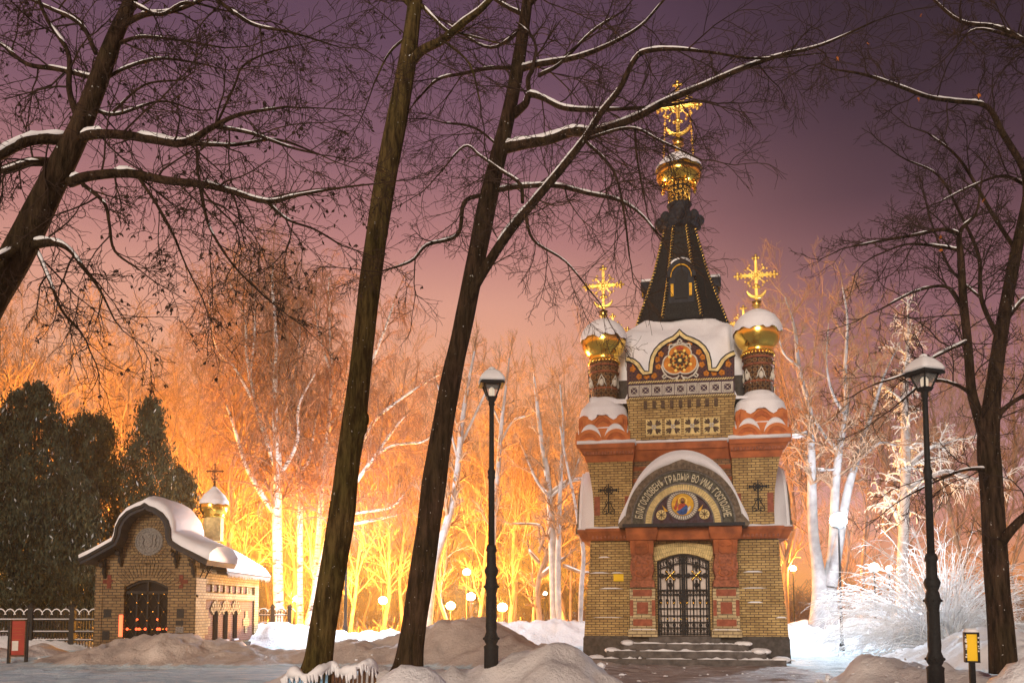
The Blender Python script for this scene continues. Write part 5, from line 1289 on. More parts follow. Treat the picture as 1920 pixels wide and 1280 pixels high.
# its turret
tx, ty = at(396, 1140, 32.6).x - SX, 4.6; tz = lambda py: CAMZ + (1140 - py) / FPX * 32.6 + zo; k_ = 32.6 / FPX
spart(MB().lathe([(18.5 * k_, tz(1014)), (18 * k_, tz(966))], (tx, ty), 8, .3), 'turret', 'cream_tile')
spart(MB().lathe([(21 * k_, tz(970)), (19 * k_, tz(966)), (22 * k_, tz(962)), (25.5 * k_, tz(955)), (26 * k_, tz(948)), (23 * k_, tz(938)), (15 * k_, tz(927)), (7 * k_, tz(918)), (2.5 * k_, tz(908)), (1 * k_, tz(900))], (tx, ty), 28), 'onion_dome', 'gold', True)
cp = MB(); n = 32; L3 = [[((r_ * k_ + .02) * cos(2 * pi * i / n) + tx, (r_ * k_ + .02) * sin(2 * pi * i / n) + ty, tz(p_) + (.07 * noise.noise((2.5 * cos(2 * pi * i / n), 2.5 * sin(2 * pi * i / n), 3)) if j == 0 else 0)) for i in range(n)] for j, (r_, p_) in enumerate(((26, 945), (25, 938), (17.5, 926), (9, 918), (3, 911)))]
for a, b_ in zip(L3, L3[1:]): base = len(cp.v); cp.v += a + b_; cp.f += [(base + i, base + (i + 1) % n, base + n + (i + 1) % n, base + n + i) for i in range(n)]
spart(cp, 'dome_snow', 'roof_snow', True)
cm_ = cross_mesh(.80, tx, ty, tz(908), .36); spart(cm_, 'iron_cross', 'old_wood', True)

# ------------------------------------------------------------------ lamp posts
def lamp_post(px, Y, ztop_px, label, rz=0., scale=1.0):
    top = at(px, ztop_px, Y); zb_ = gz(top.x, Y) - .05; t = empty('lamp_post', (top.x, Y, zb_), rz, label, 'lamp post', 'black park lamp posts with snow-capped lanterns')
    H_ = top.z - zb_; k = .0072 * scale; f = lambda py: H_ - (py - 663) * .0072      # profile measured on the right-hand post
    b_ = MB().lathe([(15 * k, -.3), (15 * k, f(1262)), (16 * k, f(1256)), (11 * k, f(1252)), (14 * k, f(1246)), (16 * k, f(1240)), (13 * k, f(1232)), (11 * k, f(1226)), (12 * k, f(1215)), (10.5 * k, f(1185)), (10 * k, f(1150)), (12 * k, f(1140)), (15 * k, f(1132)), (13 * k, f(1126)), (12 * k, f(1118)), (10 * k, f(1113)), (13 * k, f(1106)), (15 * k, f(1098)), (12.5 * k, f(1092)), (10 * k, f(1088)), (9.5 * k, f(1060)), (12 * k, f(1056)), (11 * k, f(1050)), (9 * k, f(1044))], n=14)
    base = b_.build('base', 'black_iron', t, True)
    fl_ = MB()
    for i in range(8): a = i * pi / 4; fl_.tube([(10.3 * k * cos(a), 10.3 * k * sin(a), f(1218)), (9.9 * k * cos(a), 9.9 * k * sin(a), f(1152))], .010, 4); fl_.ball((15 * k * cos(a), 15 * k * sin(a), f(1240)), .022, 6, 4); fl_.ball((14.5 * k * cos(a), 14.5 * k * sin(a), f(1132)), .02, 6, 4)
    fl_.build('fluting', 'black_iron', base, True)
    MB().lathe([(7 * k, f(1044)), (6.5 * k, f(905)), (8.5 * k, f(902)), (7 * k, f(896)), (9 * k, f(889)), (6.5 * k, f(884)), (5.5 * k, f(880)), (5 * k, f(748)), (7 * k, f(745)), (6 * k, f(738)), (9 * k, f(735)), (9.5 * k, f(731))], n=12).build('pole', 'black_iron', t, True)
    cg = MB(); a0 = pi / 4; r0, r1, z0, z1 = 11 * k, 29 * k, f(731), f(702); n6 = 4
    C0 = [(r0 * cos(a0 + i * pi / 2), r0 * sin(a0 + i * pi / 2), z0) for i in range(4)]; C1 = [(r1 * .86 * cos(a0 + i * pi / 2), r1 * .86 * sin(a0 + i * pi / 2), z1) for i in range(4)]
    for i in range(4): cg.tube([C0[i], C1[i]], .014, 5); cg.tube([C0[i], C0[(i + 1) % 4]], .016, 5); cg.tube([C1[i], C1[(i + 1) % 4]], .018, 5)
    cg.frus((-.06, .06, -.06, .06), (-.085, .085, -.085, .085), z0 - .03, z0 + .02)
    lan = cg.build('lantern', 'black_iron', t)
    gl_ = MB()
    for i in range(4): j = (i + 1) % 4; q_ = lambda p_: (p_[0] * .96, p_[1] * .96, p_[2]); gl_.add([q_(C0[i]), q_(C0[j]), q_(C1[j]), q_(C1[i])], [(0, 1, 2, 3)])
    gl_.build('glass', 'lamp_glass', lan)
    MB().lathe([(.030, z0 + .02), (.045, z0 + .06), (.045, z0 + .14), (.02, z0 + .17)], n=10).build('bulb', 'lantern_inner', lan, True)
    rf = MB().lathe([(36 * k, z1 - .012), (37 * k, z1 + .01), (9 * k, f(675)), (9 * k, f(671)), (11 * k, f(670)), (3 * k, f(664))], n=4, ang0=a0).build('roof', 'black_iron', t)
    sn_ = MB(); L3 = []; n = 24
    for r_, p_, e_ in ((37.5, 701, .0), (38, 697, .012), (32, 689, .01), (22, 680, .01), (11, 674, 0)):
        L3.append([(r_ * k * max(-.74, min(.74, cos(2 * pi * i / n + a0 - pi / 4))) / .74 * .72, r_ * k * max(-.74, min(.74, sin(2 * pi * i / n + a0 - pi / 4))) / .74 * .72, f(p_) + .035 + e_ * noise.noise((i * .8, p_, px))) for i in range(n)])
    L3.append([(p[0] * .9, p[1] * .9, f(671)) for p in L3[-1]])
    for a, b2 in zip(L3, L3[1:]): bb = len(sn_.v); sn_.v += a + b2; sn_.f += [(bb + i, bb + (i + 1) % n, bb + n + (i + 1) % n, bb + n + i) for i in range(n)]
    sn_.f.append(tuple(range(n - 1, -1, -1)))
    sn_.build('cap_snow', 'snow', rf, True); MB().ball((0, 0, f(667)), .055, 10, 6, (1, 1, .6)).build('finial_snow', 'snow', rf, True)
    return t
lamp_post(922, 12.9, 688, 'black lamp post left of the big chapel, seen against the orange glow', .12)
lamp_post(1731, 11.5, 664, 'black lamp post right of the big chapel, in front of the frosty bush', .38)

# distant lit lamps; each lamp carries its own light
def far_lamp(name, label, px, py, Y, rad, glass, col, power, post=True, cat='lamp', hgt=None, soft=.25, pr=.045, off=(0, 0, 0), pm='black_iron'):
    c = at(px, py, Y); g0 = gz(c.x, Y); t = empty(name, (c.x, Y, g0 - .05), 0, label, cat, 'lit lamps in the park')
    h_ = c.z - g0 + .05
    MB().ball((0, 0, h_), rad, 16, 10, (1, 1, .9)).build('globe', glass, t, True)
    if post:
        p_ = MB().lathe([(pr * 2.2, -.3), (pr * 2.2, .25), (pr * 1.4, .32), (pr * 1.2, h_ * .35), (pr * 1.5, h_ * .36), (pr, h_ * .38), (pr * .8, h_ - rad * 1.1), (rad * .7, h_ - rad * .9), (rad * .75, h_ - rad * .72)], n=10).build('pole', pm, t, True)
    MB().lathe([(rad * .3, h_ + rad * .86), (rad * .5, h_ + rad * .86), (rad * .2, h_ + rad * 1.1)], n=10).build('cap', 'black_iron', t, True)
    if power:
        l = bpy.data.lights.new('lamp_light', 'POINT'); l.energy = power; l.color = col; l.shadow_soft_size = soft; lo = bpy.data.objects.new('lamp_light', l); COL.objects.link(lo); lo.parent = t; lo.location = (off[0], off[1] - rad - .3, h_ + off[2])
    return t
SOD = (1., .40, .045); LED = (.78, .88, 1.)
PW = 1.0
far_lamp('park_lamp', 'glaring white lamp on a post beside the pale trunks right of the big chapel', 1572, 975, 31.5, .30, 'led_glass', LED, 3000 * PW, cat='park lamp')
far_lamp('park_lamp', 'small white lamp on a blue-grey post just right of the left tall trunk', 650, 998, 37, .11, 'led_glass', LED, 3400 * PW, cat='park lamp', pr=.06)
far_lamp('park_lamp', 'glaring orange lamp between the two tall trunks', 718, 1125, 52, .26, 'sodium_glass', SOD, 13000 * PW, cat='park lamp')
far_lamp('park_lamp', 'glaring orange lamp above the snow mound, left of the black lamp post', 845, 1135, 50, .26, 'sodium_glass', SOD, 13000 * PW, cat='park lamp')
far_lamp('park_lamp', 'glaring orange lamp just right of the black lamp post', 942, 1138, 48, .27, 'sodium_glass', SOD, 13000 * PW, cat='park lamp')
far_lamp('park_lamp', 'pale globe lamp on a thin pole above the snow mound', 875, 1072, 50, .24, 'dim_globe', SOD, 0, cat='park lamp', pr=.03)
far_lamp('park_lamp', 'bright white lamp below and right of the pale globe lamp', 883, 1118, 58, .28, 'led_glass', LED, 1500 * PW, cat='park lamp')
far_lamp('park_lamp', 'small pale lamp left of the slim pale trunks beside the big chapel', 1022, 1112, 58, .16, 'dim_globe', SOD, 0, cat='park lamp')
far_lamp('park_lamp', 'warm globe lamp shining through the frosty bush', 1639, 1063, 42, .26, 'dim_globe', (1., .62, .35), 800 * PW, cat='park lamp')
far_lamp('park_lamp', 'dimmer globe lamp shining through the frosty bush, the right one of its pair', 1667, 1065, 44, .17, 'dim_globe', SOD, 0, cat='park lamp')
far_lamp('park_lamp', 'orange lamp low beside the right wall of the big chapel', 1487, 1065, 50, .18, 'sodium_glass', SOD, 3500 * PW, cat='park lamp')
far_lamp('park_lamp', 'orange lamp glinting behind the dark evergreens and the iron fence', 108, 1127, 44, .22, 'sodium_glass', SOD, 60000 * PW, cat='park lamp')
far_lamp('park_lamp', 'orange lamp behind the birch trunks near the distant fence', 556, 1122, 50, .18, 'sodium_glass', SOD, 32000 * PW, cat='park lamp')

# ------------------------------------------------------------------ fences
def fence(name, label, pxs, Y, zt_px, zb_, step, post_px, rz=0.):
    x0, x1 = pX(pxs[0], Y), pX(pxs[1], Y); zt_ = CAMZ + (1140 - zt_px) / FPX * Y; t = empty(name, ((x0 + x1) / 2, Y, 0), rz, label, 'fence'); cx = (x0 + x1) / 2; H_ = zt_ - zb_
    for p_ in post_px:
        x = pX(p_, Y) - cx; MB().frus((x - .10, x + .10, -.10, .10), (x - .085, x + .085, -.085, .085), zb_ - .4, zt_ + .02).lathe([(.12, zt_ + .02), (.12, zt_ + .06), (.03, zt_ + .18)], (x, 0), 8).build('post', 'black_iron', t)
    pk = MB(); sn_ = MB(); x = x0 - cx; k = 0
    while x < x1 - cx:
        pk.box(x - .016, x + .016, -.016, .016, zb_ - .3, zb_ + H_ * .92); k += 1; x += step
    for f_ in (.30, .48, .74): pk.box(x0 - cx, x1 - cx, -.02, .02, zb_ + H_ * f_ - .022, zb_ + H_ * f_ + .022); sn_.box(x0 - cx, x1 - cx, -.022, .03, zb_ + H_ * f_ + .022, zb_ + H_ * f_ + .05)
    x = x0 - cx; a = step * 3.2
    while x < x1 - cx - .1:
        p_ = [(x + a / 2 - a * .62 * cos(pi * i / 8), 0, zb_ + H_ * .76 + H_ * .20 * sin(pi * i / 8)) for i in range(9)]; pk.tube(p_, .018, 4); sn_.tube([(q_[0], q_[1], q_[2] + .03) for q_ in p_[1:-1]], .022, 5)
        pk.tube([(x + a / 2 + .06 * cos(t_), 0, zb_ + H_ * .84 + .06 * sin(t_)) for t_ in [i * .9 for i in range(8)]], .012, 4); x += a
    pk.build('railing', 'black_iron', t); sn_.build('railing_snow', 'snow', t, True)
fence('iron_fence', 'black iron fence with scalloped snowy top left of the small chapel', (-160, 190), 31, 1139, -.05, .105, (-95, -17, 62, 140))
fence('iron_fence', 'distant black iron fence behind the right end of the small chapel', (470, 546), 39.5, 1139, .30, .13, (484, 513, 545))

# ------------------------------------------------------------------ board, lantern sign, bench
c = at(36, 1160, 24.5); t = empty('notice_board', (c.x, 24.5, gz(c.x, 24.5)), .25, 'dark red notice board with a white sheet of paper, in front of the iron fence', 'notice board'); g0 = t.location.z
bz = lambda py: CAMZ + (1140 - py) / FPX * 24.5 - g0; k_ = 24.5 / FPX
bo = MB().box(-12 * k_, 12 * k_, -.03, .02, bz(1226), bz(1162)).build('panel', 'red_sign', t); fr_ = MB()
for a, b_, c_, d_ in ((-13.5, -11.5, 1229, 1160), (11.5, 13.5, 1229, 1160), (-13.5, 13.5, 1163, 1160), (-13.5, 13.5, 1229, 1226)): fr_.box(a * k_, b_ * k_, -.06, .03, bz(c_), bz(d_))
fr_.build('frame', 'old_wood', t); MB().box(-9.5 * k_, 1 * k_, -.038, -.032, bz(1218), bz(1200)).build('paper_sheet', 'paper', t)
li = MB()
for i, py_ in enumerate((1176, 1182, 1188, 1197)): li.box(-9 * k_, (8 - 3 * (i % 2)) * k_, -.036, -.031, bz(py_ + .9), bz(py_))
li.build('faded_lines', 'terracotta', t)
for s_ in (-1, 1): MB().box(s_ * 14.5 * k_ - .04, s_ * 14.5 * k_ + .04, -.04, .04, -.5, bz(1165)).build('leg', 'black_iron', t)

c = at(1822, 1215, 9.6); g0 = gz(c.x, 9.6); t = empty('sign_box', (c.x, 9.6, g0), -.35, 'small yellow sign in a snow-topped black frame on a short post', 'sign'); bz = lambda py: CAMZ + (1140 - py) / FPX * 9.6 - g0; k_ = 9.6 / FPX
MB().box(-9 * k_, 9 * k_, -.02, .06, bz(1238), bz(1187)).build('panel', 'yellow_sign', t); fr_ = MB()
for a, b_, c_, d_ in ((-12, -9, 1240, 1184), (9, 12.5, 1240, 1184), (-12, 12, 1240, 1237), (-12, 12, 1187, 1184)): fr_.box(a * k_, b_ * k_, -.045, .09, bz(c_), bz(d_))
fr_.build('frame', 'black_iron', t); MB().tube([(0, .03, -.5), (0, .03, bz(1238))], .035, 8).build('post', 'black_iron', t)
sn_ = MB().frus((-12 * k_, 12 * k_, -.045, .09), (-8 * k_, 8 * k_, -.02, .06), bz(1184), bz(1177)); rnd = random.Random(4)
for i in range(16): a = rnd.choice((-1, 1)); sn_.ball((a * (10 + rnd.random()) * k_, -.05, bz(rnd.uniform(1186, 1240))), rnd.uniform(.006, .012), 6, 4)
sn_.build('snow_cap', 'snow', t, True)

Yb = 10.6; c = at(610, 1262, Yb); g0 = gz(c.x, Yb); t = empty('park_bench', (c.x, Yb, g0 - .1), 0, 'slatted park bench with a wavy snow-covered back at the foot of the left tall trunk', 'bench'); g0 -= .1
bzz = lambda py: CAMZ + (1140 - py) / FPX * Yb - g0; bx = lambda px: (px - 610) * Yb / FPX
wave = [(521, 1281, .25), (530, 1272, .2), (545, 1267, .12), (562, 1266, .0), (580, 1267, -.05), (596, 1262, -.02), (608, 1254, .06), (617, 1249, .15), (628, 1254, .12), (640, 1261, .05), (655, 1260, -.02), (668, 1252, -.05), (682, 1247, .0), (693, 1249, .1), (701, 1262, .2)]
wp, _ = smooth_path([(bx(a), b2, bzz(b_), .02) for a, b_, b2 in wave], 6); wp = [tuple(p) for p in wp]
half = [i for i, p in enumerate(wp) if p[0] < bx(618)][-1]
MB().tube(wp[:half + 2], .026, 8).build('top_rail', 'bench_blue_lit', t, True, label='left half of the back rail, blue light put into its colour'); MB().tube(wp[half + 1:], .026, 8).build('top_rail', 'old_wood', t, True)
def slats(lo, hi):
    m_ = MB(); x = lo
    while x < hi:
        p_ = min(wp, key=lambda q_: abs(q_[0] - x)); m_.frus((x - .016, x + .016, p_[1] - .05, p_[1] - .02), (x - .016, x + .016, p_[1] - .01, p_[1] + .02), p_[2] - .45, p_[2] - .01); x += .052
    return m_
slats(bx(524), bx(617)).build('back_slats', 'bench_blue_lit', t); slats(bx(620), bx(700)).build('back_slats', 'old_wood', t)
se = MB()
for i in range(9): se.box(bx(524), bx(700), -.50 + i * .055, -.46 + i * .055, .42, .445)
se.build('seat', 'old_wood', t)
for px_ in (528, 612, 696): MB().tube([(bx(px_), -.48, -.1), (bx(px_), -.45, .42), (bx(px_), .0, .42), (bx(px_), .05, .3), (bx(px_), .12, -.1)], .024, 6).build('leg', 'black_iron', t, True)
sn_ = MB(); rnd = random.Random(9); sp_ = []; sr_ = []
for i, p_ in enumerate(wp):
    h_ = .030 + .050 * max(0, noise.noise((i * .11, 4, 1)) + .35) + .008 * noise.noise((i * .9, 2, 2)); sp_.append((p_[0], p_[1] - .012, p_[2] + h_ * .62)); sr_.append(h_ if 0 < i < len(wp) - 1 else .01)
    if rnd.random() < .45: l_ = rnd.uniform(.03, .13); sn_.tube([(p_[0], p_[1] - .045, p_[2] + .03), (p_[0] + .01, p_[1] - .055, p_[2] - l_ * .5), (p_[0] + .012, p_[1] - .05, p_[2] - l_)], [.022, .016, .005], 6)
sn_.tube(sp_, sr_, 12)
sn_.build('bench_snow', 'snow', t, True)
MB().box(bx(524), bx(698), -.5, -.05, .445, .52).build('seat_snow', 'snow', t)

# ------------------------------------------------------------------ bare trees of the wood behind
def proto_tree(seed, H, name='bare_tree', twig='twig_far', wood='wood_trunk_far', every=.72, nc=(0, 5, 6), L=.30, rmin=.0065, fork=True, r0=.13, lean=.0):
    rnd = random.Random(seed); t = empty(name, (0, 0, 0)); out = {k: [] for k in range(4)}
    cfg = dict(wig=.13, trop=[.06, .10, .08], rmin=rmin, nc=list(nc), ang=(.35, .85), rat=(.45, .8), seg=6, rr=.45, bend=.05)
    pts = []; x = y = 0; n = 9
    for i in range(n): pts.append((x, y, H * i / (n - 1) * .95 - (.5 if i == 0 else 0), max(rmin, r0 * (1 - i / (n - .5)) ** .8))); x += rnd.gauss(lean, .22); y += rnd.gauss(0, .22)
    tp = smooth_path(pts, 4); limbs = [tp]
    for k in range(5 if fork else 2):
        i = int(len(tp[0]) * rnd.uniform(.25, .6)); p = tp[0][i]; a = rnd.random() * 6.28; s_ = rnd.uniform(.35, .75); lp = [(p.x, p.y, p.z, tp[1][i] * .6)]
        for j in range(1, 6): lp.append((p.x + cos(a) * s_ * j * H * .055, p.y + sin(a) * s_ * j * H * .055, p.z + j * H * .085 * rnd.uniform(.8, 1.1), max(rmin, tp[1][i] * .6 * (1 - j / 5.5)))); a += rnd.gauss(0, .3)
        limbs.append(smooth_path(lp, 3))
    limbs_to_twigs(limbs, cfg, out, rnd, 2, every, H * L * .55, t0=.22, up=.25)
    tubes_mesh('trunk', limbs[:1], 7, wood, t); tubes_mesh('limbs', limbs[1:], 5, wood, t)
    tubes_mesh('crown', resample([q_ for k in out for q_ in out[k]], 4), 3, twig, t)
    return t
protos = [proto_tree(100 + i, H) for i, H in enumerate((17, 15, 19, 13))]
protos_r = [proto_tree(200 + i, H, every=.6) for i, H in enumerate((16, 14))]
rnd = random.Random(77)
used = set()
ADJ = ['slim', 'tall', 'leaning', 'bushy', 'thin', 'twiggy', 'forked', 'short']
def place(proto, px, Y, top_px, label, group, H0):
    c = at(px, top_px, Y); g0 = gz(c.x, Y) if Y < 200 else -1.6; t = proto if proto.name not in used else copy_tree(proto); used.add(proto.name); used.add(t.name)
    s_ = (c.z - g0) / (H0 * .97); t.location = (c.x, Y, g0 - .1); t.scale = (s_, s_, s_); t.rotation_euler = (0, 0, rnd.random() * 6.28); tag(t, label, 'tree', group); return t
Hs = (17, 15, 19, 13)
wood_l = 'bare tree of the orange wood behind the dark evergreens and small chapel'
wood_m = 'bare tree of the wood glowing orange between the birches and the big chapel'
wood_r = 'bare tree of the dim purple-brown wood right of the big chapel'
rows = [(-40, 560), (20, 545), (75, 600), (140, 620), (200, 650), (262, 640), (318, 690), (372, 610), (430, 620), (480, 560)]
for Y, dp in ((46, 0), (58, 25)):
    for i, (px, tp_) in enumerate(rows): place(protos[(i + Y) % 4], px + rnd.uniform(-22, 22) + dp, Y + rnd.uniform(-3, 3), tp_ + rnd.uniform(-25, 45) + (20 if Y == 45 else 0), wood_l, 'orange-lit wood on the left', Hs[(i + Y) % 4])
rows = [(540, 640), (600, 680), (660, 690), (720, 760), (780, 660), (835, 720), (890, 680), (950, 720), (1000, 740), (1060, 660), (1110, 690)]
for Y, dp in ((54, 10), (68, -20)):
    for i, (px, tp_) in enumerate(rows): place(protos[(i * 3 + Y) % 4], px + rnd.uniform(-25, 25) + dp, Y + rnd.uniform(-3, 3), tp_ + rnd.uniform(-20, 60), wood_m, 'orange-lit wood in the middle', Hs[(i * 3 + Y) % 4])
rows = [(1455, 540), (1500, 520), (1545, 640), (1600, 600), (1650, 560), (1700, 640), (1760, 600), (1820, 660), (1880, 640), (1940, 620)]
for Y, dp in ((47, 0),):
    for i, (px, tp_) in enumerate(rows): place(protos_r[(i + Y) % 2], px + rnd.uniform(-20, 20) + dp, Y + rnd.uniform(-3, 3), tp_ + rnd.uniform(-10, 70), wood_r, 'dim wood on the right', (16, 14)[(i + Y) % 2])
# the far wood, one unbroken mass of twigs behind the single trees
def far_mass():
    rnd = random.Random(12); polys = []
    for k in range(3000):
        Y = rnd.uniform(84, 120); px = rnd.uniform(-200, 2150); hgt = (6.5 if px < 1100 else 4.5) * rnd.uniform(.5, 1.25); x = pX(px, Y); z = -1.6; d = Vector((rnd.gauss(0, .18), 0, 1)); p = Vector((x, Y, z)); r = rnd.uniform(.03, .09)
        q_ = [p + d * hgt * f_ + Vector((rnd.gauss(0, .3), rnd.gauss(0, .2), 0)) for f_ in (0, .35, .7, 1)]; polys.append((q_, [r, r * .7, r * .5, .02]))
        for j in range(6):
            i = rnd.choice((1, 2, 2, 3)); b_ = q_[i]; dd = Vector((rnd.gauss(0, .8), rnd.gauss(0, .3), rnd.uniform(.2, 1))).normalized(); l_ = rnd.uniform(.8, 2.2); polys.append(([b_, b_ + dd * l_ * .4, b_ + dd * l_ * .75 + rvec(rnd) * .15, b_ + dd * l_ + rvec(rnd) * .2], [.035, .03, .025, .02]))
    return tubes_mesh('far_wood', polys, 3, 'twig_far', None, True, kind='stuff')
far_mass()
# undergrowth lit orange low down
def shrubs():
    rnd = random.Random(15); polys = []
    for k in range(900):
        Y = rnd.uniform(47, 74); px = rnd.uniform(-100, 1130) if k % 4 else rnd.uniform(1460, 1960); x = pX(px, Y); z = gz(x, Y) - .1
        for j in range(12):
            d = Vector((rnd.gauss(0, .5), rnd.gauss(0, .5), rnd.uniform(.5, 1.2))).normalized(); l_ = rnd.uniform(.5, 2.0); b_ = Vector((x, Y, z)); polys.append(([b_, b_ + d * l_ * .4, b_ + d * l_ * .75 + rvec(rnd) * .12, b_ + d * l_ + rvec(rnd) * .25], [.022, .018, .014, .010]))
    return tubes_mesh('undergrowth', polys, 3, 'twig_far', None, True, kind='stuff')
shrubs()

# birches
def traced(name, label, rows_list, Y, seed, cfg, every, L, lv, wood, twig, sides=8, up=0., group=None, snowr=None, t0=.3, trunk_n=1, gap=.3):
    rnd = random.Random(seed); P_ = []
    for rows in rows_list:
        P = []
        for (px, py, wd) in rows:
            v = at(px, py, Y); P.append((v.x, v.y + rnd.gauss(0, .12) * (py < 1150), v.z, wd * .5 * mpp(py, Y)))
        P_.append(smooth_path(P, 4))
    b = P_[0][0][0]; g0 = gz(b.x, Y); t = empty(name, (b.x, b.y, g0), 0, label, 'tree', group); off = Vector(t.location); P_[0][0][0].z = min(P_[0][0][0].z, g0 - .3)
    out = {k: [] for k in range(4)}; limbs_to_twigs(P_, cfg, out, rnd, lv, every, L, t0=t0, up=up)
    sh = lambda ps: [([q_ - off for q_ in p], r) for p, r in ps]
    tubes_mesh('trunk', sh(P_[:trunk_n]), sides, wood, t)
    if P_[trunk_n:]: tubes_mesh('limbs', sh(P_[trunk_n:]), 6, wood, t)
    tubes_mesh('crown', resample(sh([q_ for k in out for q_ in out[k]]), 5), 3, twig, t)
    if snowr:
        sn = snow_on(P_, rnd, snowr, gap)
        if sn: tubes_mesh('snow_cover', sh(sn), 5, 'snow', t)
    return t
CB = dict(wig=.10, trop=[-.42, -.16, .10], rmin=.007, nc=[0, 7, 6], ang=(.3, .9), rat=(.6, 1.1), seg=7, rr=.45, bend=.04)
traced('birch_tree', 'forked white birch nearest the small chapel, its left limb arching to the upper left', [[(523, 1175, 20), (519, 1060, 19), (519, 960, 18), (522, 870, 15), (516, 760, 11), (518, 650, 8), (512, 540, 5), (514, 495, 3)], [(520, 965, 14), (490, 925, 11), (460, 870, 9), (440, 800, 6), (425, 760, 4)], [(522, 890, 12), (500, 820, 10), (475, 745, 9), (462, 660, 7), (455, 590, 5), (430, 530, 3)], [(520, 900, 9), (555, 830, 7), (560, 760, 5), (590, 700, 3)], [(480, 760, 7), (440, 690, 5), (405, 650, 4), (390, 560, 3)], [(470, 700, 5), (480, 600, 4), (470, 520, 3)]], 43, 1, CB, .30, 2.6, 2, 'birch_bark', 'birch_twig', t0=.35, snowr=None, up=.3)
traced('birch_tree', 'straight slender birch, second from the small chapel', [[(563, 1180, 12), (563, 1080, 11), (562, 980, 11), (560, 880, 10), (553, 800, 9), (545, 720, 8), (538, 640, 6), (530, 560, 4), (528, 500, 2)], [(562, 885, 7), (580, 860, 6), (590, 800, 4), (600, 760, 3)], [(556, 820, 6), (535, 760, 5), (515, 690, 4), (500, 620, 3)], [(548, 740, 6), (562, 650, 4), (560, 560, 3)]], 44.5, 2, CB, .30, 2.4, 2, 'birch_bark', 'birch_twig', t0=.35, up=.3)
traced('birch_tree', 'slender birch rising close beside the left tall trunk', [[(584, 1185, 11), (590, 1090, 10), (600, 980, 10), (606, 880, 9), (616, 800, 9), (622, 720, 8), (618, 640, 6), (616, 560, 4), (617, 520, 2)], [(616, 800, 5), (640, 760, 4), (650, 690, 3)], [(620, 700, 5), (600, 630, 4), (590, 560, 3)]], 45, 3, CB, .30, 2.4, 2, 'birch_bark', 'birch_twig', t0=.35, up=.3)
traced('birch_tree', 'leaning birch whose white limbs show right of the left tall trunk', [[(575, 1188, 13), (588, 1120, 12), (610, 1030, 12), (628, 950, 11), (650, 890, 10), (670, 830, 9), (690, 700, 6), (722, 620, 5), (738, 570, 3)], [(628, 950, 8), (665, 908, 8), (700, 860, 7), (735, 835, 5), (790, 828, 4), (810, 815, 2)], [(660, 860, 8), (700, 790, 7), (745, 755, 5), (800, 715, 4), (830, 700, 2)], [(700, 860, 6), (740, 800, 5), (760, 780, 3)], [(645, 965, 6), (690, 958, 5), (735, 950, 5), (760, 925, 3)], [(650, 985, 6), (700, 975, 5), (745, 965, 3)]], 42, 4, CB, .36, 2.4, 2, 'birch_bark', 'birch_twig', t0=.3, up=.3)
# single trees standing out in the middle
CG = dict(wig=.16, trop=[.05, .05, .04], rmin=.008, nc=[0, 5, 6], ang=(.4, 1.0), rat=(.45, .8), seg=6, rr=.5, bend=.06)
traced('bare_tree', 'pale tree leaning right just behind the right tall trunk', [[(797, 1185, 26), (805, 1110, 24), (815, 1050, 20), (832, 1000, 16), (848, 940, 14), (858, 880, 12), (866, 800, 10), (878, 720, 7), (890, 660, 4)], [(812, 1080, 10), (806, 1000, 8), (800, 940, 5)], [(866, 830, 6), (900, 760, 5), (930, 700, 3)], [(858, 860, 5), (838, 780, 4), (820, 720, 3)]], 41, 6, CG, .55, 1.8, 2, 'grey_trunk', 'twig_far', t0=.4, up=.2, snowr=.03)
traced('bare_tree', 'thin pale tree directly behind the left black lamp post', [[(920, 1180, 13), (923, 1080, 12), (926, 980, 10), (934, 880, 9), (940, 800, 8), (948, 730, 5), (955, 670, 3)], [(938, 830, 5), (960, 790, 4), (985, 780, 3)], [(940, 800, 4), (915, 740, 3), (905, 690, 2)]], 42, 7, CG, .5, 1.6, 2, 'grey_trunk', 'twig_far', t0=.4, up=.2, snowr=.03)
traced('bare_tree', 'slim twin-stemmed pale tree a little left of the big chapel', [[(1040, 1180, 16), (1038, 1080, 15), (1034, 980, 14), (1028, 900, 12), (1015, 820, 9), (1005, 740, 6), (1000, 690, 3)], [(1048, 1180, 12), (1046, 1080, 11), (1048, 980, 9), (1052, 880, 7), (1056, 800, 5), (1050, 720, 3)], [(1030, 925, 7), (1060, 905, 7), (1090, 898, 6), (1130, 905, 3)], [(1028, 930, 6), (1005, 900, 5), (985, 850, 3)], [(1034, 930, 5), (1070, 900, 5), (1085, 860, 3)]], 37.5, 8, CG, .45, 1.5, 2, 'grey_trunk', 'twig_far', t0=.35, up=.2, snowr=.02, trunk_n=2, gap=.05)
traced('bare_tree', 'gnarled orange-lit tree with snow along its crooked limbs', [[(1013, 1175, 11), (1008, 1110, 10), (1014, 1075, 10), (1030, 1040, 9), (1020, 1030, 7), (1012, 1010, 6), (1010, 985, 4)], [(1014, 1080, 9), (1040, 1060, 9), (1060, 1045, 6)], [(1013, 1072, 7), (1022, 1045, 7), (1036, 1010, 6), (1030, 985, 3)], [(1012, 1055, 7), (996, 1038, 7), (992, 1030, 4)], [(1010, 1035, 6), (1018, 1010, 6), (1012, 985, 5), (960, 982, 3)], [(1055, 1060, 7), (1085, 1072, 6), (1110, 1075, 5)]], 38.5, 9, CG, .5, .9, 1, 'wood_trunk_far', 'twig_far', t0=.3, snowr=.02, gap=.05)
traced('bare_tree', 'thin grey tree hard against the left wall of the big chapel', [[(1088, 1180, 9), (1090, 1100, 9), (1094, 1040, 8), (1086, 990, 7), (1078, 940, 5), (1060, 860, 4), (1050, 800, 3)]], 36, 10, CG, .4, 1.2, 2, 'grey_trunk', 'twig_far', t0=.3, up=.2)
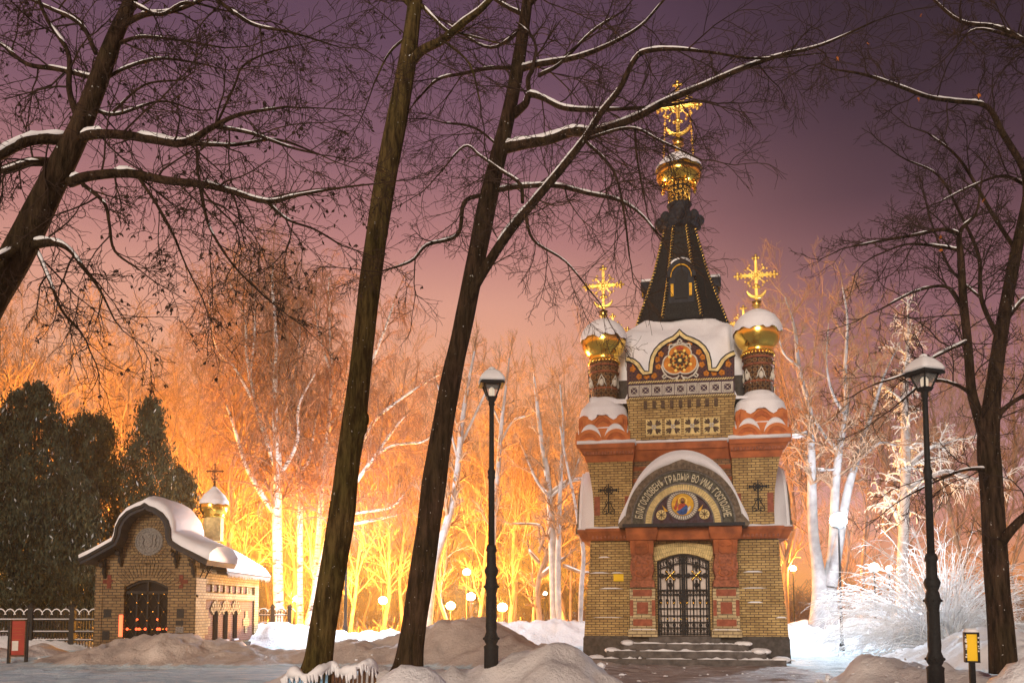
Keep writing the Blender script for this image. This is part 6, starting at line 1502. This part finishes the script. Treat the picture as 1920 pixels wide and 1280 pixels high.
# the white trunks by the glaring lamp
traced('bare_tree', 'thick snow-white tree with three stems behind the glaring white lamp', [[(1538, 1190, 50), (1540, 1120, 36), (1535, 1060, 24), (1524, 1000, 20), (1520, 920, 18), (1521, 840, 15), (1518, 760, 11), (1500, 690, 9), (1488, 620, 6), (1470, 560, 3)], [(1552, 1180, 40), (1556, 1110, 30), (1566, 1020, 20), (1568, 920, 17), (1574, 840, 14), (1586, 770, 10), (1590, 690, 8), (1588, 600, 5), (1578, 540, 3)], [(1556, 1100, 24), (1576, 1000, 18), (1590, 920, 16), (1606, 860, 13), (1622, 810, 10), (1640, 760, 8), (1660, 700, 5), (1690, 640, 3)], [(1520, 810, 10), (1490, 820, 8), (1470, 815, 4)], [(1572, 850, 9), (1545, 815, 7), (1525, 790, 4)], [(1586, 780, 8), (1560, 740, 6), (1550, 680, 4), (1560, 600, 2)], [(1500, 690, 6), (1470, 660, 4), (1455, 620, 3)], [(1610, 860, 8), (1650, 830, 6), (1680, 835, 3)], [(1520, 880, 6), (1560, 880, 5), (1575, 870, 3)]], 35.5, 11, dict(CG, nc=[0, 6, 6], trop=[.02, .05, .04]), .42, 2.0, 2, 'grey_trunk', 'twig_far', t0=.4, up=.15, snowr=.03, trunk_n=3, gap=.25)
traced('bare_tree', 'straight bluish trunk rising behind the frosty bush', [[(1690, 1190, 24), (1692, 1080, 21), (1695, 960, 19), (1698, 850, 17), (1698, 760, 15), (1700, 680, 9), (1702, 600, 5)], [(1698, 920, 8), (1730, 900, 8), (1770, 885, 7), (1810, 895, 6), (1850, 905, 3)], [(1697, 880, 9), (1720, 860, 8), (1745, 840, 7), (1790, 825, 4)]], 40, 12, dict(CG, trop=[-.25, -.1, .0]), .5, 2.0, 2, 'grey_trunk', 'frosted_twig', t0=.35, up=.1, snowr=.03)
# frosty fan-shaped bush
def frosty_bush():
    rnd = random.Random(33); Y = 29.0; b = at(1772, 1185, Y); g0 = gz(b.x, Y); t = empty('frosty_bush', (b.x, Y, g0), 0, 'wide fan-shaped bush, every twig white with frost, behind the right lamp post', 'bush'); polys = []; big = []
    for k in range(300):
        a = rnd.uniform(-1.3, 1.3); a = a * (1 if rnd.random() < .75 else .6); dpt = rnd.gauss(0, .40); l_ = rnd.uniform(3.2, 4.9) * (1.0 if a < .2 else .80); n = 9
        d = Vector((sin(a) - .12, dpt, cos(a) * .95 + .08)).normalized(); p = Vector((rnd.gauss(0, .14), rnd.gauss(0, .14), .1)); q_ = [p.copy()]; ds = []
        for i in range(n - 1):
            d = (d + Vector((0, 0, -.085 * (1 + i * .16))) + rvec(rnd) * .085).normalized(); p = p + d * l_ / (n - 1); q_.append(p.copy()); ds.append(d.copy())
        big.append((q_, [.020 * (1 - i / n) + .005 for i in range(n)]))
        for j in range(20):
            i = rnd.randint(2, n - 2); dd = (ds[i] + rvec(rnd) * .55 + Vector((0, 0, -.15))).normalized(); m_ = rnd.uniform(.3, .9); s0 = q_[i].lerp(q_[i + 1], rnd.random()); polys.append(([s0, s0 + dd * m_ * .35, s0 + dd * m_ * .7 + Vector((0, 0, -.05)), s0 + dd * m_ + Vector((0, 0, -.15))], [.0065, .006, .005, .004]))
    tubes_mesh('stems', big, 5, 'frosted_twig', t); tubes_mesh('twigs', polys, 3, 'frosted_twig', t)
    return t
frosty_bush()

# dark evergreens on the left: upright sprays of scale leaves
def thuja(label, px, Y, top_px, wid_px, seed, n=14000):
    rng = np.random.default_rng(seed); c = at(px, top_px, Y); g0 = gz(c.x, Y); H_ = c.z - g0; Wd = wid_px * .5 * mpp(1000, Y); t = empty('evergreen_tree', (c.x, Y, g0), 0, label, 'tree', 'dark evergreens behind the small chapel')
    # clumps through the crown, each a spray of small upright leaf faces
    n = int(n * 1.9); nc_ = 330; f_ = rng.random(nc_) ** .85; ang = rng.random(nc_) * 2 * pi; ph = rng.random(3) * 6; env = np.sqrt(np.clip(1 - f_ ** 2.6, .02, 1)) * (.80 + .22 * np.sin(f_ * 9 + ph[0] + 2 * np.sin(ang + ph[1])) + .28 * rng.random(nc_)); rad = Wd * env * np.sqrt(rng.random(nc_) * .7 + .3)
    cc = np.stack([rad * np.cos(ang), rad * np.sin(ang), .2 + f_ * (H_ - .2)], -1)
    pick = rng.integers(0, nc_, n); size = (.14 + .40 * (1 - f_[pick]) ** .5) * (.6 + .8 * rng.random(nc_))[pick]
    P = cc[pick] + rng.normal(0, 1, (n, 3)) * size[:, None] * np.array([.55, .55, 1.0]); up = np.array([0, 0, 1.0]) + rng.normal(0, .45, (n, 3)); up /= np.linalg.norm(up, axis=1, keepdims=True); sd_ = np.cross(up, rng.normal(0, 1, (n, 3))); sd_ /= np.linalg.norm(sd_, axis=1, keepdims=True)
    l_ = (.055 + .085 * rng.random(n))[:, None]; w_ = l_ * .30; P[:, 2] = np.maximum(P[:, 2], .05)
    V = np.stack([P - up * l_, P + sd_ * w_, P + up * l_, P - sd_ * w_], 1).reshape(-1, 3); F = np.arange(n * 4).reshape(-1, 4); k = int(n * .985)
    for nm, mat, a, b_ in (('crown', 'thuja', 0, k), ('frosted_tips', 'frost', k, n)):
        me = bpy.data.meshes.new(nm); me.from_pydata(V[a * 4:b_ * 4].tolist(), [], (F[a:b_] - a * 4).tolist()); me.update(); link(nm, me, mat, t)
    MB().tube([(0, 0, -.2), (.05, 0, H_ * .4), (0, .05, H_ * .95)], [.16, .10, .02], 8).build('trunk', 'bark_dark', t, True)
thuja('tallest dark evergreen, at the left edge behind the iron fence', 68, 37, 728, 200, 1, 26000)
thuja('dark evergreen left of the small chapel gable, third in the row', 178, 38.5, 785, 180, 2, 22000)
thuja('narrow dark evergreen with a thin see-through top behind the small chapel', 284, 38, 752, 100, 3, 9000)
thuja('low dark evergreen cut by the left edge of the picture', -12, 38, 800, 150, 4, 14000)
thuja('short bluish evergreen right behind the rear roof of the small chapel', 335, 40, 885, 110, 5, 9000)
thuja('broad low evergreen between the iron fence and the small chapel', 120, 36, 900, 220, 6, 18000)

# ------------------------------------------------------------------ frosty haze that carries the lamps' glow
hz = MB().box(-320, 320, -30, 150, -4.0, 27.0)
hm = bpy.data.materials.new('haze'); hm.use_nodes = True; ht = hm.node_tree; ht.nodes.clear()
ho = ht.nodes.new('ShaderNodeOutputMaterial'); hv = ht.nodes.new('ShaderNodeVolumePrincipled'); hv.inputs['Color'].default_value = (.9, .88, .86, 1); hv.inputs['Density'].default_value = .0010; hv.inputs['Anisotropy'].default_value = .6
ht.links.new(hv.outputs[0], ho.inputs['Volume']); M['haze'] = hm
hz.build('haze', 'haze', None, kind='stuff')
